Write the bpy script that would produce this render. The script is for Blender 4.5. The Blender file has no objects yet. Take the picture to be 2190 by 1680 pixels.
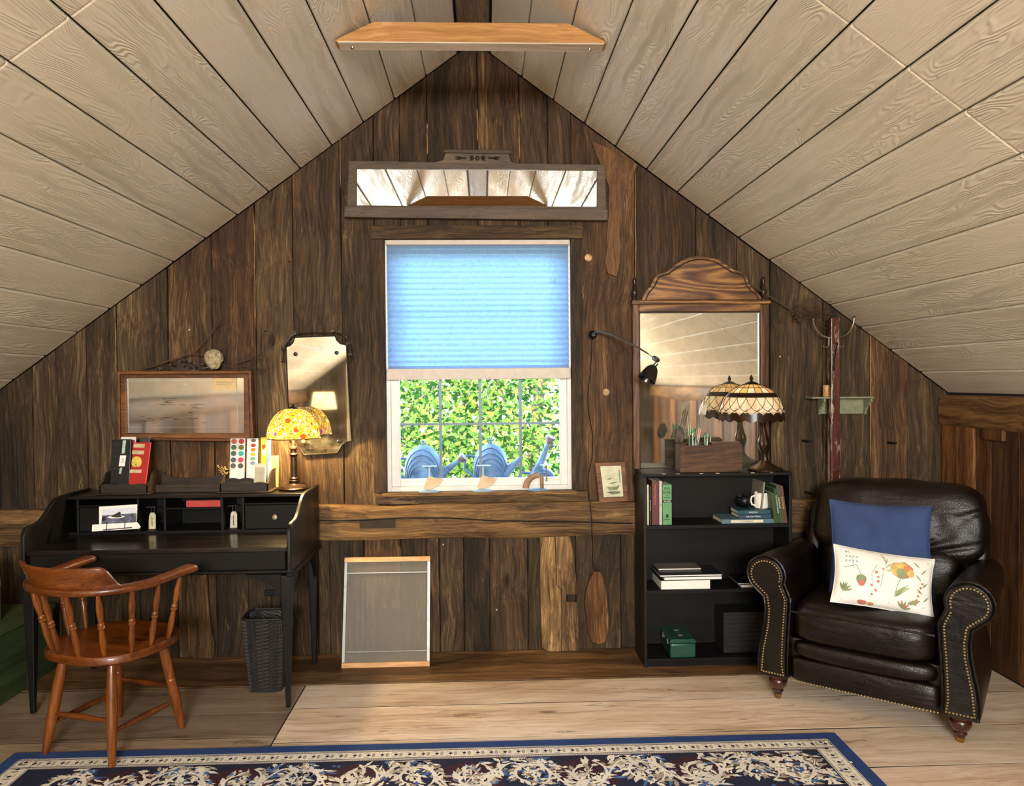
import bpy, bmesh, math, random
from mathutils import Vector, Matrix
from mathutils import noise as mnoise
rnd = random.Random(7)
SC = bpy.context.scene
COL = SC.collection
PI = math.pi
# ---------------------------------------------------------------- camera
CAM_Z, FPX = 1.46, 1620.0
_a, _b, _r = math.radians(2.12), math.radians(0.99), math.radians(0.5)
FW = Vector((math.sin(_a)*math.cos(_b), math.cos(_a)*math.cos(_b), -math.sin(_b)))
_R0 = Vector((math.cos(_a), -math.sin(_a), 0)); _U0 = _R0.cross(FW)
RT = _R0*math.cos(_r) - _U0*math.sin(_r); UP = _U0*math.cos(_r) + _R0*math.sin(_r)
cam_d = bpy.data.cameras.new('camera'); cam = bpy.data.objects.new('camera', cam_d); COL.objects.link(cam)
cam_d.sensor_fit = 'HORIZONTAL'; cam_d.sensor_width = 36.0; cam_d.lens = 36.0*FPX/2190.0
cam_d.clip_start = .05; cam_d.clip_end = 200
_m = Matrix((( RT.x, UP.x, -FW.x, 0), (RT.y, UP.y, -FW.y, 0), (RT.z, UP.z, -FW.z, CAM_Z), (0,0,0,1)))
cam.matrix_world = _m
SC.camera = cam
CO = Vector((0,0,CAM_Z))
def ray(px, py): return FW + RT*((px-1095)/FPX) + UP*((840-py)/FPX)
def P(px, py, Y):
    d = ray(px, py); return CO + d*(Y/d.y)
def PZ(px, py, Z):
    d = ray(px, py); return CO + d*((Z-CAM_Z)/d.z)
def PX(px, py, X):
    d = ray(px, py); return CO + d*(X/d.x)
# ---------------------------------------------------------------- world, sun, lights, exposure
SC.view_settings.view_transform = 'Standard'; SC.view_settings.look = 'None'
SC.view_settings.gamma = 1; SC.view_settings.use_curve_mapping = False
SC.view_settings.exposure = 0.36
SC.cycles.use_denoising = True
SC.cycles.max_bounces = 10; SC.cycles.diffuse_bounces = 5; SC.cycles.transparent_max_bounces = 12
SC.cycles.sample_clamp_indirect = 6
W = bpy.data.worlds.new('sky'); SC.world = W; W.use_nodes = True
_nt = W.node_tree; _bg = _nt.nodes['Background']
_sky = _nt.nodes.new('ShaderNodeTexSky'); _sky.sky_type = 'NISHITA'; _sky.sun_disc = False
_sky.sun_elevation = math.radians(48); _sky.sun_rotation = math.radians(250); _sky.altitude = 100
_nt.links.new(_sky.outputs[0], _bg.inputs[0]); _bg.inputs[1].default_value = 2.3
def light(name, kind, loc, energy, color, size=None, target=None, size_y=None):
    d = bpy.data.lights.new(name, kind); d.energy = energy; d.color = color
    o = bpy.data.objects.new(name, d); COL.objects.link(o); o.location = loc
    if kind == 'AREA':
        d.size = size
        if size_y: d.shape = 'RECTANGLE'; d.size_y = size_y
    elif kind == 'SUN': d.angle = size
    elif size: d.shadow_soft_size = size
    if target is not None:
        o.rotation_euler = (Vector(target)-Vector(loc)).to_track_quat('-Z', 'Y').to_euler()
    return o
light('sun', 'SUN', (-5,-6,8), 8.0, (1,.95,.86), math.radians(1), (-5+.45,-6+.6,8-.66))
light('rear_window_daylight', 'AREA', (0,-3.19,2.07), 270, (1,.97,.9), 1.4, (0.1,4,1.35), .85)
WARM = (1,.80,.50)

# ---------------------------------------------------------------- colours and nodes
def C(h, k=1.0):
    h = h.lstrip('#'); o = []
    for i in (0,2,4):
        c = int(h[i:i+2],16)/255; o.append((c/12.92 if c <= .04045 else ((c+.055)/1.055)**2.4)*k)
    return (o[0],o[1],o[2],1)
class NT:
    def __init__(s, name):
        s.mat = bpy.data.materials.new(name); s.mat.use_nodes = True; s.t = s.mat.node_tree
        s.b = s.t.nodes['Principled BSDF']; s.out = s.t.nodes['Material Output']
    def n(s, typ, ins=None, **pr):
        x = s.t.nodes.new('ShaderNode'+typ)
        for k, v in pr.items(): setattr(x, k, v)
        for k, v in (ins or {}).items():
            if isinstance(v, bpy.types.NodeSocket): s.t.links.new(v, x.inputs[k])
            else: x.inputs[k].default_value = v
        return x
    def l(s, a, b): s.t.links.new(a, b)
    def math(s, op, a, b=0.0, clamp=False):
        return s.n('Math', {0:a, 1:b}, operation=op, use_clamp=clamp).outputs[0]
    def mix(s, f, a, b, mode='MIX'):
        x = s.n('Mix', data_type='RGBA', blend_type=mode)
        for i, v in ((0,f),(6,a),(7,b)):
            if isinstance(v, bpy.types.NodeSocket): s.l(v, x.inputs[i])
            else: x.inputs[i].default_value = v
        return x.outputs[2]
    def ramp(s, f, stops, interp='LINEAR'):
        x = s.n('ValToRGB', {0:f}); e = x.color_ramp.elements; x.color_ramp.interpolation = interp
        while len(e) < len(stops): e.new(.5)
        for el, (p, c) in zip(e, stops): el.position = p; el.color = c if len(c) == 4 else (*c,1)
        return x.outputs[0]
    def coords(s, kind='Object', rand=True):
        o = s.n('TexCoord').outputs[kind]
        if rand:
            r = s.n('ObjectInfo').outputs['Random']
            v = s.n('CombineXYZ', {0: s.math('MULTIPLY', r, 37.0), 1: s.math('MULTIPLY', r, 91.0), 2: s.math('MULTIPLY', r, 53.0)}).outputs[0]
            o = s.n('VectorMath', {0:o, 1:v}, operation='ADD').outputs[0]
        return o
    def set(s, **kw):
        for k, v in kw.items():
            k = {'col':'Base Color','rough':'Roughness','metal':'Metallic','coat':'Coat Weight','coatr':'Coat Roughness','trans':'Transmission Weight','ior':'IOR','spec':'Specular IOR Level','emit':'Emission Color','estr':'Emission Strength','alpha':'Alpha','sub':'Subsurface Weight','sheen':'Sheen Weight','normal':'Normal'}[k]
            if isinstance(v, bpy.types.NodeSocket): s.l(v, s.b.inputs[k])
            else: s.b.inputs[k].default_value = v
        return s
    def bump(s, h, strength=.3, dist=.01):
        s.l(s.n('Bump', {'Height':h, 'Strength':strength, 'Distance':dist}).outputs[0], s.b.inputs['Normal'])
MATS = {}
def plain(name, col=None, rough=.5, metal=0, var=.12, nscale=25, bump=0.0, coat=0, **kw):
    """a plain painted / metal / cloth surface with slight procedural mottling"""
    if name in MATS: return MATS[name]
    m = NT(name); c = C(col) if isinstance(col, str) else col
    v = m.coords()
    n = m.n('TexNoise', {'Vector':v, 'Scale':nscale, 'Detail':5.0, 'Roughness':.6}).outputs[0]
    d = tuple(x*(1-var*2) for x in c[:3])+(1,); l = tuple(min(1,x*(1+var*1.5)) for x in c[:3])+(1,)
    m.set(col=m.ramp(n, [(.3,d),(.7,l)]), rough=rough, metal=metal, coat=coat, **kw)
    if bump: m.bump(n, bump, .004)
    MATS[name] = m.mat; return m.mat
def wood(name, cols, axis='z', along=1.2, across=26, rough=.6, bump=.35, bdist=.004, blotch=.45, knots=.0, coat=0, tint=True, fine=0.35, wave=0.0, wear=None, spec=.4):
    """grain stretched along an axis, blotches, optional knots, wear patches, ring figure; tint from object colour"""
    m = NT(name); v = m.coords()
    sc = {'x':(along,across,across),'y':(across,along,across),'z':(across,across,along)}[axis]
    sc2 = {'x':(along*.8,5,5),'y':(5,along*.8,5),'z':(5,5,along*.8)}[axis]
    warp = m.n('TexNoise', {'Vector':v,'Scale':1.7,'Detail':2.0}).outputs['Color']
    wv = m.n('VectorMath', {0:v, 1:m.n('VectorMath', {0:warp, 'Scale':.12}, operation='SCALE').outputs[0]}, operation='ADD').outputs[0]
    g = m.n('Mapping', {'Vector':wv,'Scale':sc}).outputs[0]
    n1 = m.n('TexNoise', {'Vector':g,'Scale':1.0,'Detail':7.0,'Roughness':.65}).outputs[0]
    g3 = m.n('Mapping', {'Vector':wv,'Scale':tuple(x*5 if x > 3 else x*3 for x in sc)}).outputs[0]
    n3 = m.n('TexNoise', {'Vector':g3,'Scale':1.0,'Detail':3.0,'Roughness':.7}).outputs[0]
    g2 = m.n('Mapping', {'Vector':v,'Scale':sc2}).outputs[0]
    n2 = m.n('TexNoise', {'Vector':g2,'Scale':1.0,'Detail':4.0,'Roughness':.6,'Distortion':.4}).outputs[0]
    f = m.math('ADD', m.math('MULTIPLY', n1, 1-blotch), m.math('MULTIPLY', n2, blotch))
    f = m.math('ADD', m.math('MULTIPLY', f, 1-fine), m.math('MULTIPLY', n3, fine))
    if wave:
        gw = m.n('Mapping', {'Vector':wv,'Scale':{'x':(.35,4,4),'y':(4,.35,4),'z':(4,4,.35)}[axis]}).outputs[0]
        nw = m.n('TexNoise', {'Vector':gw,'Scale':1.0,'Detail':1.5}).outputs[0]
        ring = m.math('SINE', m.math('MULTIPLY', nw, 95.0))
        f = m.math('ADD', f, m.math('MULTIPLY', ring, wave))
    k = len(cols); stops = [(.36+.28*i/(k-1), C(c) if isinstance(c,str) else c) for i, c in enumerate(cols)]
    col = m.ramp(f, stops)
    if knots:
        kv = m.n('Mapping', {'Vector':v,'Scale':{'x':(1.6,4.5,4.5),'y':(4.5,1.6,4.5),'z':(4.5,4.5,1.6)}[axis]}).outputs[0]
        vo = m.n('TexVoronoi', {'Vector':kv,'Scale':1.0}).outputs['Distance']
        km = m.ramp(vo, [(.035,(1,1,1,1)),(.085,(0,0,0,1))])
        col = m.mix(m.math('MULTIPLY', km, knots), col, tuple(x*.22 for x in stops[0][1][:3])+(1,))
    if wear:
        wn = m.n('TexNoise', {'Vector':m.n('Mapping', {'Vector':v,'Scale':tuple(3.0 if x < 3 else 14.0 for x in sc)}).outputs[0],'Scale':1.0,'Detail':8.0,'Roughness':.75}).outputs[0]
        wm = m.ramp(wn, [(wear[1],(0,0,0,1)),(wear[1]+.05,(1,1,1,1))])
        col = m.mix(m.math('MULTIPLY', wm, wear[2] if len(wear) > 2 else .8), col, C(wear[0]))
    if tint: col = m.mix(1.0, col, m.n('ObjectInfo').outputs['Color'], 'MULTIPLY')
    m.set(col=col, rough=m.math('ADD', m.math('MULTIPLY', n1, .35), rough-.17), coat=coat, spec=spec)
    m.bump(m.math('ADD', m.math('MULTIPLY', n3, .6), n1), bump, bdist)
    MATS[name] = m.mat; return m.mat

# ---------------------------------------------------------------- mesh building
class MB:
    def __init__(s): s.v = []; s.f = []; s.mi = []; s.M = None; s.cur = 0
    def add(s, vs, fs):
        o = len(s.v)
        for p in vs:
            p = Vector(p)
            s.v.append(s.M @ p if s.M else p)
        for f in fs: s.f.append(tuple(i+o for i in f)); s.mi.append(s.cur)
        return s
    def box(s, x0,x1,y0,y1,z0,z1):
        return s.add([(x,y,z) for z in (z0,z1) for y in (y0,y1) for x in (x0,x1)],
                     [(0,2,3,1),(4,5,7,6),(0,1,5,4),(2,6,7,3),(0,4,6,2),(1,3,7,5)])
    def prism(s, poly, a, b, ax='y'):
        n = len(poly); f = {'x':lambda u,w,t:(t,u,w),'y':lambda u,w,t:(u,t,w),'z':lambda u,w,t:(u,w,t)}[ax]
        vs = [f(u,w,a) for u,w in poly]+[f(u,w,b) for u,w in poly]
        return s.add(vs, [tuple(range(n)), tuple(range(2*n-1,n-1,-1))]+[(i,(i+1)%n,(i+1)%n+n,i+n) for i in range(n)])
    def tube(s, pts, r, n=8, caps=True, flat=None, closed=False):
        pts = [Vector(p) for p in pts]; k = len(pts); rs = r if isinstance(r,(list,tuple)) else [r]*k
        vs = []; up = None
        for i, p in enumerate(pts):
            if closed: t = (pts[(i+1)%k]-pts[i-1])
            else: t = (pts[min(i+1,k-1)]-pts[max(i-1,0)])
            t = t.normalized() if t.length > 1e-9 else Vector((0,0,1))
            if up is None: up = Vector((0,0,1)) if abs(t.z) < .9 else Vector((1,0,0))
            a = t.cross(up)
            if a.length < 1e-6: a = t.orthogonal()
            a.normalize(); b = a.cross(t).normalized(); up = b
            for j in range(n):
                w = 2*PI*j/n; fx, fy = flat if flat else (1,1)
                vs.append(p + a*(math.cos(w)*rs[i]*fx) + b*(math.sin(w)*rs[i]*fy))
        fs = [(i*n+j, i*n+(j+1)%n, (i+1)*n+(j+1)%n, (i+1)*n+j) for i in range(k-1) for j in range(n)]
        if closed: fs += [((k-1)*n+j, (k-1)*n+(j+1)%n, (j+1)%n, j) for j in range(n)]
        elif caps: fs += [tuple(range(n-1,-1,-1)), tuple(range((k-1)*n,k*n))]
        return s.add(vs, fs)
    def lathe(s, prof, c=(0,0,0), n=20, caps=True, axis=None, sx=1, sy=1):
        """prof: (radius, height) pairs about a vertical axis at c, or between two points with axis=(p0,p1) where height is 0..1"""
        vs = []
        if axis:
            p0, p1 = Vector(axis[0]), Vector(axis[1]); t = (p1-p0); d = t.normalized()
            a = d.cross(Vector((0,0,1)) if abs(d.z) < .95 else Vector((1,0,0))).normalized(); b = d.cross(a)
            for r,h in prof:
                for j in range(n):
                    w = 2*PI*j/n; vs.append(p0+t*h+a*(math.cos(w)*r)+b*(math.sin(w)*r))
        else:
            for r,h in prof:
                for j in range(n):
                    w = 2*PI*j/n; vs.append((c[0]+math.cos(w)*r*sx, c[1]+math.sin(w)*r*sy, c[2]+h))
        k = len(prof)
        fs = [(i*n+j, i*n+(j+1)%n, (i+1)*n+(j+1)%n, (i+1)*n+j) for i in range(k-1) for j in range(n)]
        if caps: fs += [tuple(range(n-1,-1,-1)), tuple(range((k-1)*n,k*n))]
        return s.add(vs, fs)
    def grid(s, fn, nu, nv, cu=False, cv=False):
        vs = [fn(i/(nu if cu else nu-1), j/(nv if cv else nv-1)) for i in range(nu) for j in range(nv)]
        fs = [(i*nv+j, ((i+1)%nu)*nv+j, ((i+1)%nu)*nv+(j+1)%nv, i*nv+(j+1)%nv) for i in range(nu if cu else nu-1) for j in range(nv if cv else nv-1)]
        return s.add(vs, fs)
    def ball(s, c, r, n=10, m=7, sx=1, sy=1, sz=1):
        return s.lathe([(max(1e-4,r*math.sin(PI*i/m)), -r*math.cos(PI*i/m)*sz) for i in range(m+1)], c, n, sx=sx, sy=sy)
    def rbox(s, c, d, p=5.0, n=20, m=14, fn=None):
        """superellipsoid cushion, centre c, half sizes d"""
        def sg(v, e): return math.copysign(abs(v)**e, v)
        e = 2.0/p; vs = []
        for i in range(m+1):
            ph = -PI/2+PI*i/m
            for j in range(n):
                w = 2*PI*j/n
                q = Vector((sg(math.cos(ph),e)*sg(math.cos(w),e)*d[0], sg(math.cos(ph),e)*sg(math.sin(w),e)*d[1], sg(math.sin(ph),e)*d[2]))
                if fn: q = fn(q)
                vs.append(Vector(c)+q)
        fs = [(i*n+j, i*n+(j+1)%n, (i+1)*n+(j+1)%n, (i+1)*n+j) for i in range(m) for j in range(n)]
        return s.add(vs, fs)
ORIG = {}
def root_of(o):
    while o.parent: o = o.parent
    return o
def part(name, mb, mat, parent=None, bevel=0, smooth=35, tint=None, subsurf=0, kind=None, seg=2, recalc=True, local=None):
    """link mb as one mesh; vertex coordinates are world unless the root thing is 'local'"""
    me = bpy.data.meshes.new(name)
    off = Vector((0,0,0))
    if parent:
        r = root_of(parent)
        if not (r.get('_loc') if local is None else local): off = Vector(r['_o']) if '_o' in r else Vector((0,0,0))
    me.from_pydata([tuple(v-off) for v in mb.v], [], mb.f)
    ms = mat if isinstance(mat,(list,tuple)) else [mat]
    for q in ms: me.materials.append(q)
    if len(ms) > 1: me.polygons.foreach_set('material_index', mb.mi)
    if recalc and len(mb.f) < 30000:
        bm = bmesh.new(); bm.from_mesh(me); bmesh.ops.recalc_face_normals(bm, faces=bm.faces); bm.to_mesh(me); bm.free()
    if smooth:
        me.polygons.foreach_set('use_smooth', [True]*len(me.polygons))
        if smooth < 180: me.set_sharp_from_angle(angle=math.radians(smooth))
    me.update()
    o = bpy.data.objects.new(name, me); COL.objects.link(o)
    if parent: o.parent = parent
    if bevel:
        b = o.modifiers.new('bevel','BEVEL'); b.width = bevel; b.segments = seg; b.limit_method = 'ANGLE'; b.angle_limit = math.radians(40); b.harden_normals = False
    if subsurf:
        b = o.modifiers.new('sub','SUBSURF'); b.levels = subsurf; b.render_levels = subsurf
    if tint is not None: o.color = (tint[0],tint[1],tint[2],1) if isinstance(tint,(tuple,list)) else (tint,tint,tint,1)
    if kind: o['kind'] = kind
    return o
def thing(name, label, cat, loc=(0,0,0), rotz=0, group=None, local=None):
    o = bpy.data.objects.new(name, None); COL.objects.link(o); o.empty_display_size = .05
    o.location = loc; o.rotation_euler = (0,0,rotz); o['_o'] = list(loc); o['_loc'] = bool(rotz) if local is None else local
    o['label'] = label; o['category'] = cat
    if group: o['group'] = group
    return o
def tag(o, label, cat, group=None, kind=None):
    o['label'] = label; o['category'] = cat
    if group: o['group'] = group
    if kind: o['kind'] = kind
    return o
def single(name, label, cat, mb, mat, loc=None, **kw):
    """a thing that is one mesh, origin moved to its base centre"""
    lo = Vector((min(v.x for v in mb.v),min(v.y for v in mb.v),min(v.z for v in mb.v))); hi = Vector((max(v.x for v in mb.v),max(v.y for v in mb.v),max(v.z for v in mb.v)))
    b = Vector(((lo.x+hi.x)/2,(lo.y+hi.y)/2,lo.z)); mb.v = [v-b for v in mb.v]
    g = kw.pop('group',None); k = kw.pop('kind',None)
    o = part(name, mb, mat, None, **kw); o.location = b
    return tag(o, label, cat, g, k)
def struct(name, mb, mat, **kw):
    o = part(name, mb, mat, None, kind='structure', **kw); o['_o'] = [0,0,0]; return o
def text(s, size, mat, parent, M, name='lettering', ext=.0004, align='CENTER', sx=1.0):
    """built-in font lettering turned to mesh, placed by matrix M (text in its XY plane)"""
    cu = bpy.data.curves.new(name,'FONT'); cu.body = s; cu.size = size; cu.align_x = align; cu.align_y = 'CENTER'; cu.extrude = ext; cu.resolution_u = 3
    t = bpy.data.objects.new('tmp', cu); COL.objects.link(t)
    dg = bpy.context.evaluated_depsgraph_get(); dg.update()
    me = bpy.data.meshes.new_from_object(t.evaluated_get(dg)); bpy.data.objects.remove(t)
    r = root_of(parent); off = Matrix.Translation(-Vector(r['_o'])) if not r.get('_loc') else Matrix.Identity(4)
    me.transform(off @ M @ Matrix.Diagonal((sx,1,1,1))); me.materials.clear(); me.materials.append(mat); me.name = name
    o = bpy.data.objects.new(name, me); COL.objects.link(o); o.parent = parent
    return o
def frame(o, x, y):
    """matrix whose local X,Y are the given directions"""
    x = Vector(x).normalized(); y = Vector(y).normalized(); z = x.cross(y)
    return Matrix(((x.x,y.x,z.x,o[0]),(x.y,y.y,z.y,o[1]),(x.z,y.z,z.z,o[2]),(0,0,0,1)))
# ---------------------------------------------------------------- shared materials
M_BARN = wood('barn_board', ['#120c07','#302416','#53402a','#8a7450'], 'z', 1.0, 26, rough=.66, bump=.8, bdist=.006, blotch=.52, knots=.85, wear=('#a08a62',.645,.55), spec=.25)
M_BARNX = wood('barn_beam', ['#1c1108','#49321a','#7d5e36','#a5854f'], 'x', 1.0, 22, rough=.7, bump=.7, bdist=.01, knots=.8, wear=('#b59565',.63,.5))
M_BEAMY = wood('ridge_wood', ['#3a2f22','#5d4d3b','#7f6e58','#9d8b70'], 'y', 1.0, 18, rough=.7, bump=.5, bdist=.006)
M_KNEE = wood('knee_board', ['#2a170a','#54331a','#7c5128','#9c7040'], 'z', 1.1, 24, rough=.65, bump=.4)
M_KNEEY = wood('knee_beam', ['#2b1a0c','#56391d','#83603a','#9a784a'], 'y', 1.2, 18, rough=.7, bump=.6, bdist=.008)
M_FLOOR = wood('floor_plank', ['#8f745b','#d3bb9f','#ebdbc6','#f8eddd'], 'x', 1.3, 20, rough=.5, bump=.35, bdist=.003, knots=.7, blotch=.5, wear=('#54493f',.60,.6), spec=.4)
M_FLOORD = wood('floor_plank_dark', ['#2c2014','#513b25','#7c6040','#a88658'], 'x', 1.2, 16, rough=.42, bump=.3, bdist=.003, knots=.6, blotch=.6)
M_TIE = wood('tie_wood', ['#7d5226','#a06e38','#b8864c','#cfa26c'], 'x', 1.0, 24, rough=.6, bump=.2, wear=('#e2c08c',.72,.8))
M_TIEG = wood('tie_grey', ['#a08c74','#c0ae96','#d8c8b0','#e4d8c2'], 'x', 1.3, 30, rough=.7, bump=.4)
M_BLACK = wood('black_paint', ['#050505','#090807','#0e0c0a','#16120e'], 'x', 1.0, 20, rough=.5, bump=.12, bdist=.002, fine=.2, spec=.22, wear=('#3a2c1e',.78,.6))
M_BTOP = wood('black_polished_top', ['#070605','#0d0a08','#15100c','#1e1711'], 'x', 1.0, 14, rough=.34, bump=.08, bdist=.002, fine=.2, coat=.35, blotch=.6)
M_BLACKZ = wood('black_paint_upright', ['#050505','#090807','#0e0c0a','#16120e'], 'z', 1.0, 20, rough=.42, bump=.12, bdist=.002, fine=.2, spec=.35, wear=('#4a3826',.78,.6))
M_CHAIR = wood('chair_wood', ['#2c1405','#4e2509','#6b370f','#844a1a'], 'x', 1.5, 30, rough=.36, bump=.06, coat=.25, bdist=.002)
M_CHAIRZ = wood('chair_wood_upright', ['#351806','#5c2f0e','#7b4315','#94581f'], 'z', 1.5, 30, rough=.36, bump=.06, coat=.25, bdist=.002)
M_OAK = wood('oak', ['#2a1709','#4e2f17','#6d4524','#845a33'], 'z', 1.2, 40, rough=.42, bump=.15, wave=.05)
M_OAKX = wood('oak_crest', ['#341c0c','#57351b','#77502c','#a1743f'], 'x', 1.2, 34, rough=.42, bump=.15, wave=.09)
M_FRAMEG = wood('grey_frame', ['#2c241c','#463a2e','#5a4c3d','#6b5c4a'], 'x', 1.2, 40, rough=.6, bump=.2)
M_WAL = wood('walnut_frame', ['#2a1508','#4a2a14','#6a421f','#855a30'], 'x', 1.5, 30, rough=.45, bump=.25)
M_DARKWOOD = plain('dark_turned_wood', '#2a1a0e', .35, var=.3, coat=.2)
M_CRATE = wood('crate_wood', ['#23160d','#40291a','#5d4027','#7a5a3a'], 'x', 2.0, 24, rough=.65, bump=.4)
M_LBOX = wood('letterbox_wood', ['#120d08','#231a11','#33271a','#4a3a28'], 'x', 2.5, 30, rough=.55, bump=.3, wear=('#b07f48',.71,.9))
M_SCREENW = wood('screen_rail_wood', ['#9b6a3a','#c08a52','#d7a469','#e6bd86'], 'x', 2.0, 30, rough=.5, bump=.1)
M_WHITEV = plain('white_vinyl', '#e4e2dc', .35, var=.03)
M_BRASS = plain('brass', '#b08848', .35, 1, var=.2)
M_CHROME = plain('steel', '#b8b8b4', .25, 1, var=.1)
M_BRONZE = plain('bronze', '#3a2a1c', .38, .75, var=.35, nscale=60, bump=.2)
M_IRON = plain('black_iron', '#0c0c0c', .4, .3, var=.2)
M_CREAM = plain('cream_paper', '#e6dcc0', .7, var=.05)
M_WHITE = plain('white_paper', '#f4f2ea', .7, var=.02)
M_INK = plain('black_ink', '#0a0a0a', .6, var=.05)
M_DARKVOID = plain('dark_back', '#0b0805', .9, var=.1)
M_CORD = plain('black_cord', '#15110e', .45, var=.1)
M_GREYPL = plain('grey_mullion', '#5c6a74', .4, var=.05)
def ceil_mat():
    m = NT('ceiling_board'); v = m.coords()
    wv = m.n('TexNoise', {'Vector':v,'Scale':2.2,'Detail':3.0}).outputs['Color']
    v2 = m.n('VectorMath', {0:v,1:m.n('VectorMath', {0:wv,'Scale':.10}, operation='SCALE').outputs[0]}, operation='ADD').outputs[0]
    g = m.n('Mapping', {'Vector':v2,'Scale':(6.5,.50,6.5)}).outputs[0]
    n = m.n('TexNoise', {'Vector':g,'Scale':1.0,'Detail':2.0,'Roughness':.5}).outputs[0]
    ring = m.math('SINE', m.math('MULTIPLY', n, 330.0))
    g2 = m.n('Mapping', {'Vector':v,'Scale':(90,8,90)}).outputs[0]
    fine = m.n('TexNoise', {'Vector':g2,'Scale':1.0,'Detail':4.0}).outputs[0]
    amp = m.n('TexNoise', {'Vector':m.n('Mapping', {'Vector':v,'Scale':(3,1,3)}).outputs[0],'Scale':1.0,'Detail':2.0}).outputs[0]
    amp = m.ramp(amp, [(.36,(.12,)*3),(.6,(1,)*3)])
    h = m.math('ADD', m.math('MULTIPLY', m.math('MULTIPLY', ring, amp), .5), m.math('MULTIPLY', fine, .9))
    sp = m.n('TexVoronoi', {'Vector':v,'Scale':5.0}).outputs['Distance']
    spot = m.ramp(sp, [(.02,(1,1,1)),(.035,(0,0,0))])
    bl = m.n('TexNoise', {'Vector':v,'Scale':1.3,'Detail':5.0}).outputs[0]
    col = m.ramp(bl, [(.3,C('#d9d1be')),(.7,C('#e6dfce'))])
    col = m.mix(m.math('MULTIPLY', spot, .7), col, C('#6b4a2c'))
    col = m.mix(1.0, col, m.n('ObjectInfo').outputs['Color'], 'MULTIPLY')
    m.set(col=col, rough=.5, spec=.35); m.bump(h, .55, .0032); MATS['ceiling_board'] = m.mat; return m.mat
M_CEIL = ceil_mat()
def glass_mat(name, col=(1,1,1,1), fac=.06):
    m = NT(name); t = m.n('BsdfTransparent', {'Color':col}); g = m.n('BsdfGlossy', {'Roughness':.02,'Color':(1,1,1,1)})
    lw = m.n('LayerWeight', {'Blend':.25}).outputs['Fresnel']
    x = m.n('MixShader', {0:m.math('MULTIPLY', lw, .8), 1:t.outputs[0], 2:g.outputs[0]}); m.l(x.outputs[0], m.out.inputs[0]); MATS[name] = m.mat; return m.mat
M_GLASS = glass_mat('window_glass')
M_JAR = glass_mat('jar_glass', (.86,.96,.91,1))
M_ACRYL = glass_mat('clear_plastic', (.93,.95,.97,1))
def mirror_mat(name, tint=(.93,.93,.9,1), rough=.02, haze=0.0, spots=0.0, scale=9):
    m = NT(name); v = m.coords(rand=False)
    n = m.n('TexNoise', {'Vector':v,'Scale':scale,'Detail':8.0,'Roughness':.7}).outputs[0]
    g = m.n('BsdfGlossy', {'Color':tint,'Roughness':rough}); d = m.n('BsdfDiffuse', {'Color':C('#8b8878')})
    f = m.math('MULTIPLY', m.ramp(n, [(.35,(0,0,0)),(.75,(1,1,1))]), haze)
    x = m.n('MixShader', {0:f,1:g.outputs[0],2:d.outputs[0]})
    if spots:
        n2 = m.n('TexNoise', {'Vector':m.n('Mapping', {'Vector':v,'Scale':(9,9,26)}).outputs[0],'Scale':1.0,'Detail':9.0,'Roughness':.8}).outputs[0]
        sm = m.ramp(n2, [(spots,(0,0,0)),(spots+.02,(1,1,1))])
        k = m.n('BsdfDiffuse', {'Color':C('#1c1711')}); x = m.n('MixShader', {0:sm,1:x.outputs[0],2:k.outputs[0]})
    m.l(x.outputs[0], m.out.inputs[0]); MATS[name] = m.mat; return m.mat
M_MIR = mirror_mat('mirror_silver'); M_MIRT = mirror_mat('old_mirror_silver', (.85,.86,.8,1), .03, .35, .69)
M_MIRO = mirror_mat('tarnished_mirror_silver', (.95,.98,.94,1), .06, .30, .655, 5)
def leather():
    m = NT('dark_leather'); v = m.coords()
    vo = m.n('TexVoronoi', {'Vector':v,'Scale':260.0}).outputs['Distance']
    n = m.n('TexNoise', {'Vector':v,'Scale':5.0,'Detail':6.0,'Roughness':.6}).outputs[0]
    cr = m.n('TexNoise', {'Vector':m.n('Mapping', {'Vector':v,'Scale':(5,5,14),'Rotation':(.5,.3,0)}).outputs[0],'Scale':1.0,'Detail':3.0,'Distortion':1.2}).outputs[0]
    m.set(col=m.ramp(n, [(.3,C('#060302')),(.7,C('#150d08'))]), rough=m.math('ADD', m.math('MULTIPLY', n, .16), .27), spec=.42)
    m.bump(m.math('ADD', m.math('MULTIPLY', vo, .12), m.math('MULTIPLY', cr, 1.0)), .45, .012); MATS['dark_leather'] = m.mat; return m.mat
M_LEATHER = leather()
def metal_galv():
    m = NT('galvanised'); v = m.coords()
    n = m.n('TexVoronoi', {'Vector':v,'Scale':60.0}).outputs['Color']; b = m.n('TexNoise', {'Vector':v,'Scale':14.0,'Detail':5.0}).outputs[0]
    c = m.ramp(b, [(.3,C('#3f566a')),(.7,C('#6f8ba3'))]); c = m.mix(.15, c, n, 'MULTIPLY'); m.set(col=c, rough=.55, metal=.35); return m.mat  # blue of shade and sky reflection painted into the metal's colour
M_GALV = metal_galv()
# ---------------------------------------------------------------- room shell
WY = 4.05; RX = -0.037; RZ = 3.255; SL = 0.733; XL, XR = -2.62, 2.51; YB = -3.2
def roof(x): return RZ - SL*abs(x-RX)
BW = 0.1665                                   # ceiling board width measured in x
def wx(px, py=800): return P(px, py, WY).x
def wz(py, px=1035): return P(px, py, WY).z
WX0, WX1, WZ0, WZ1 = P(825,800,WY).x, P(1222,800,WY).x, P(1020,1050,WY).z, P(1020,511,WY).z   # window opening
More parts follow.
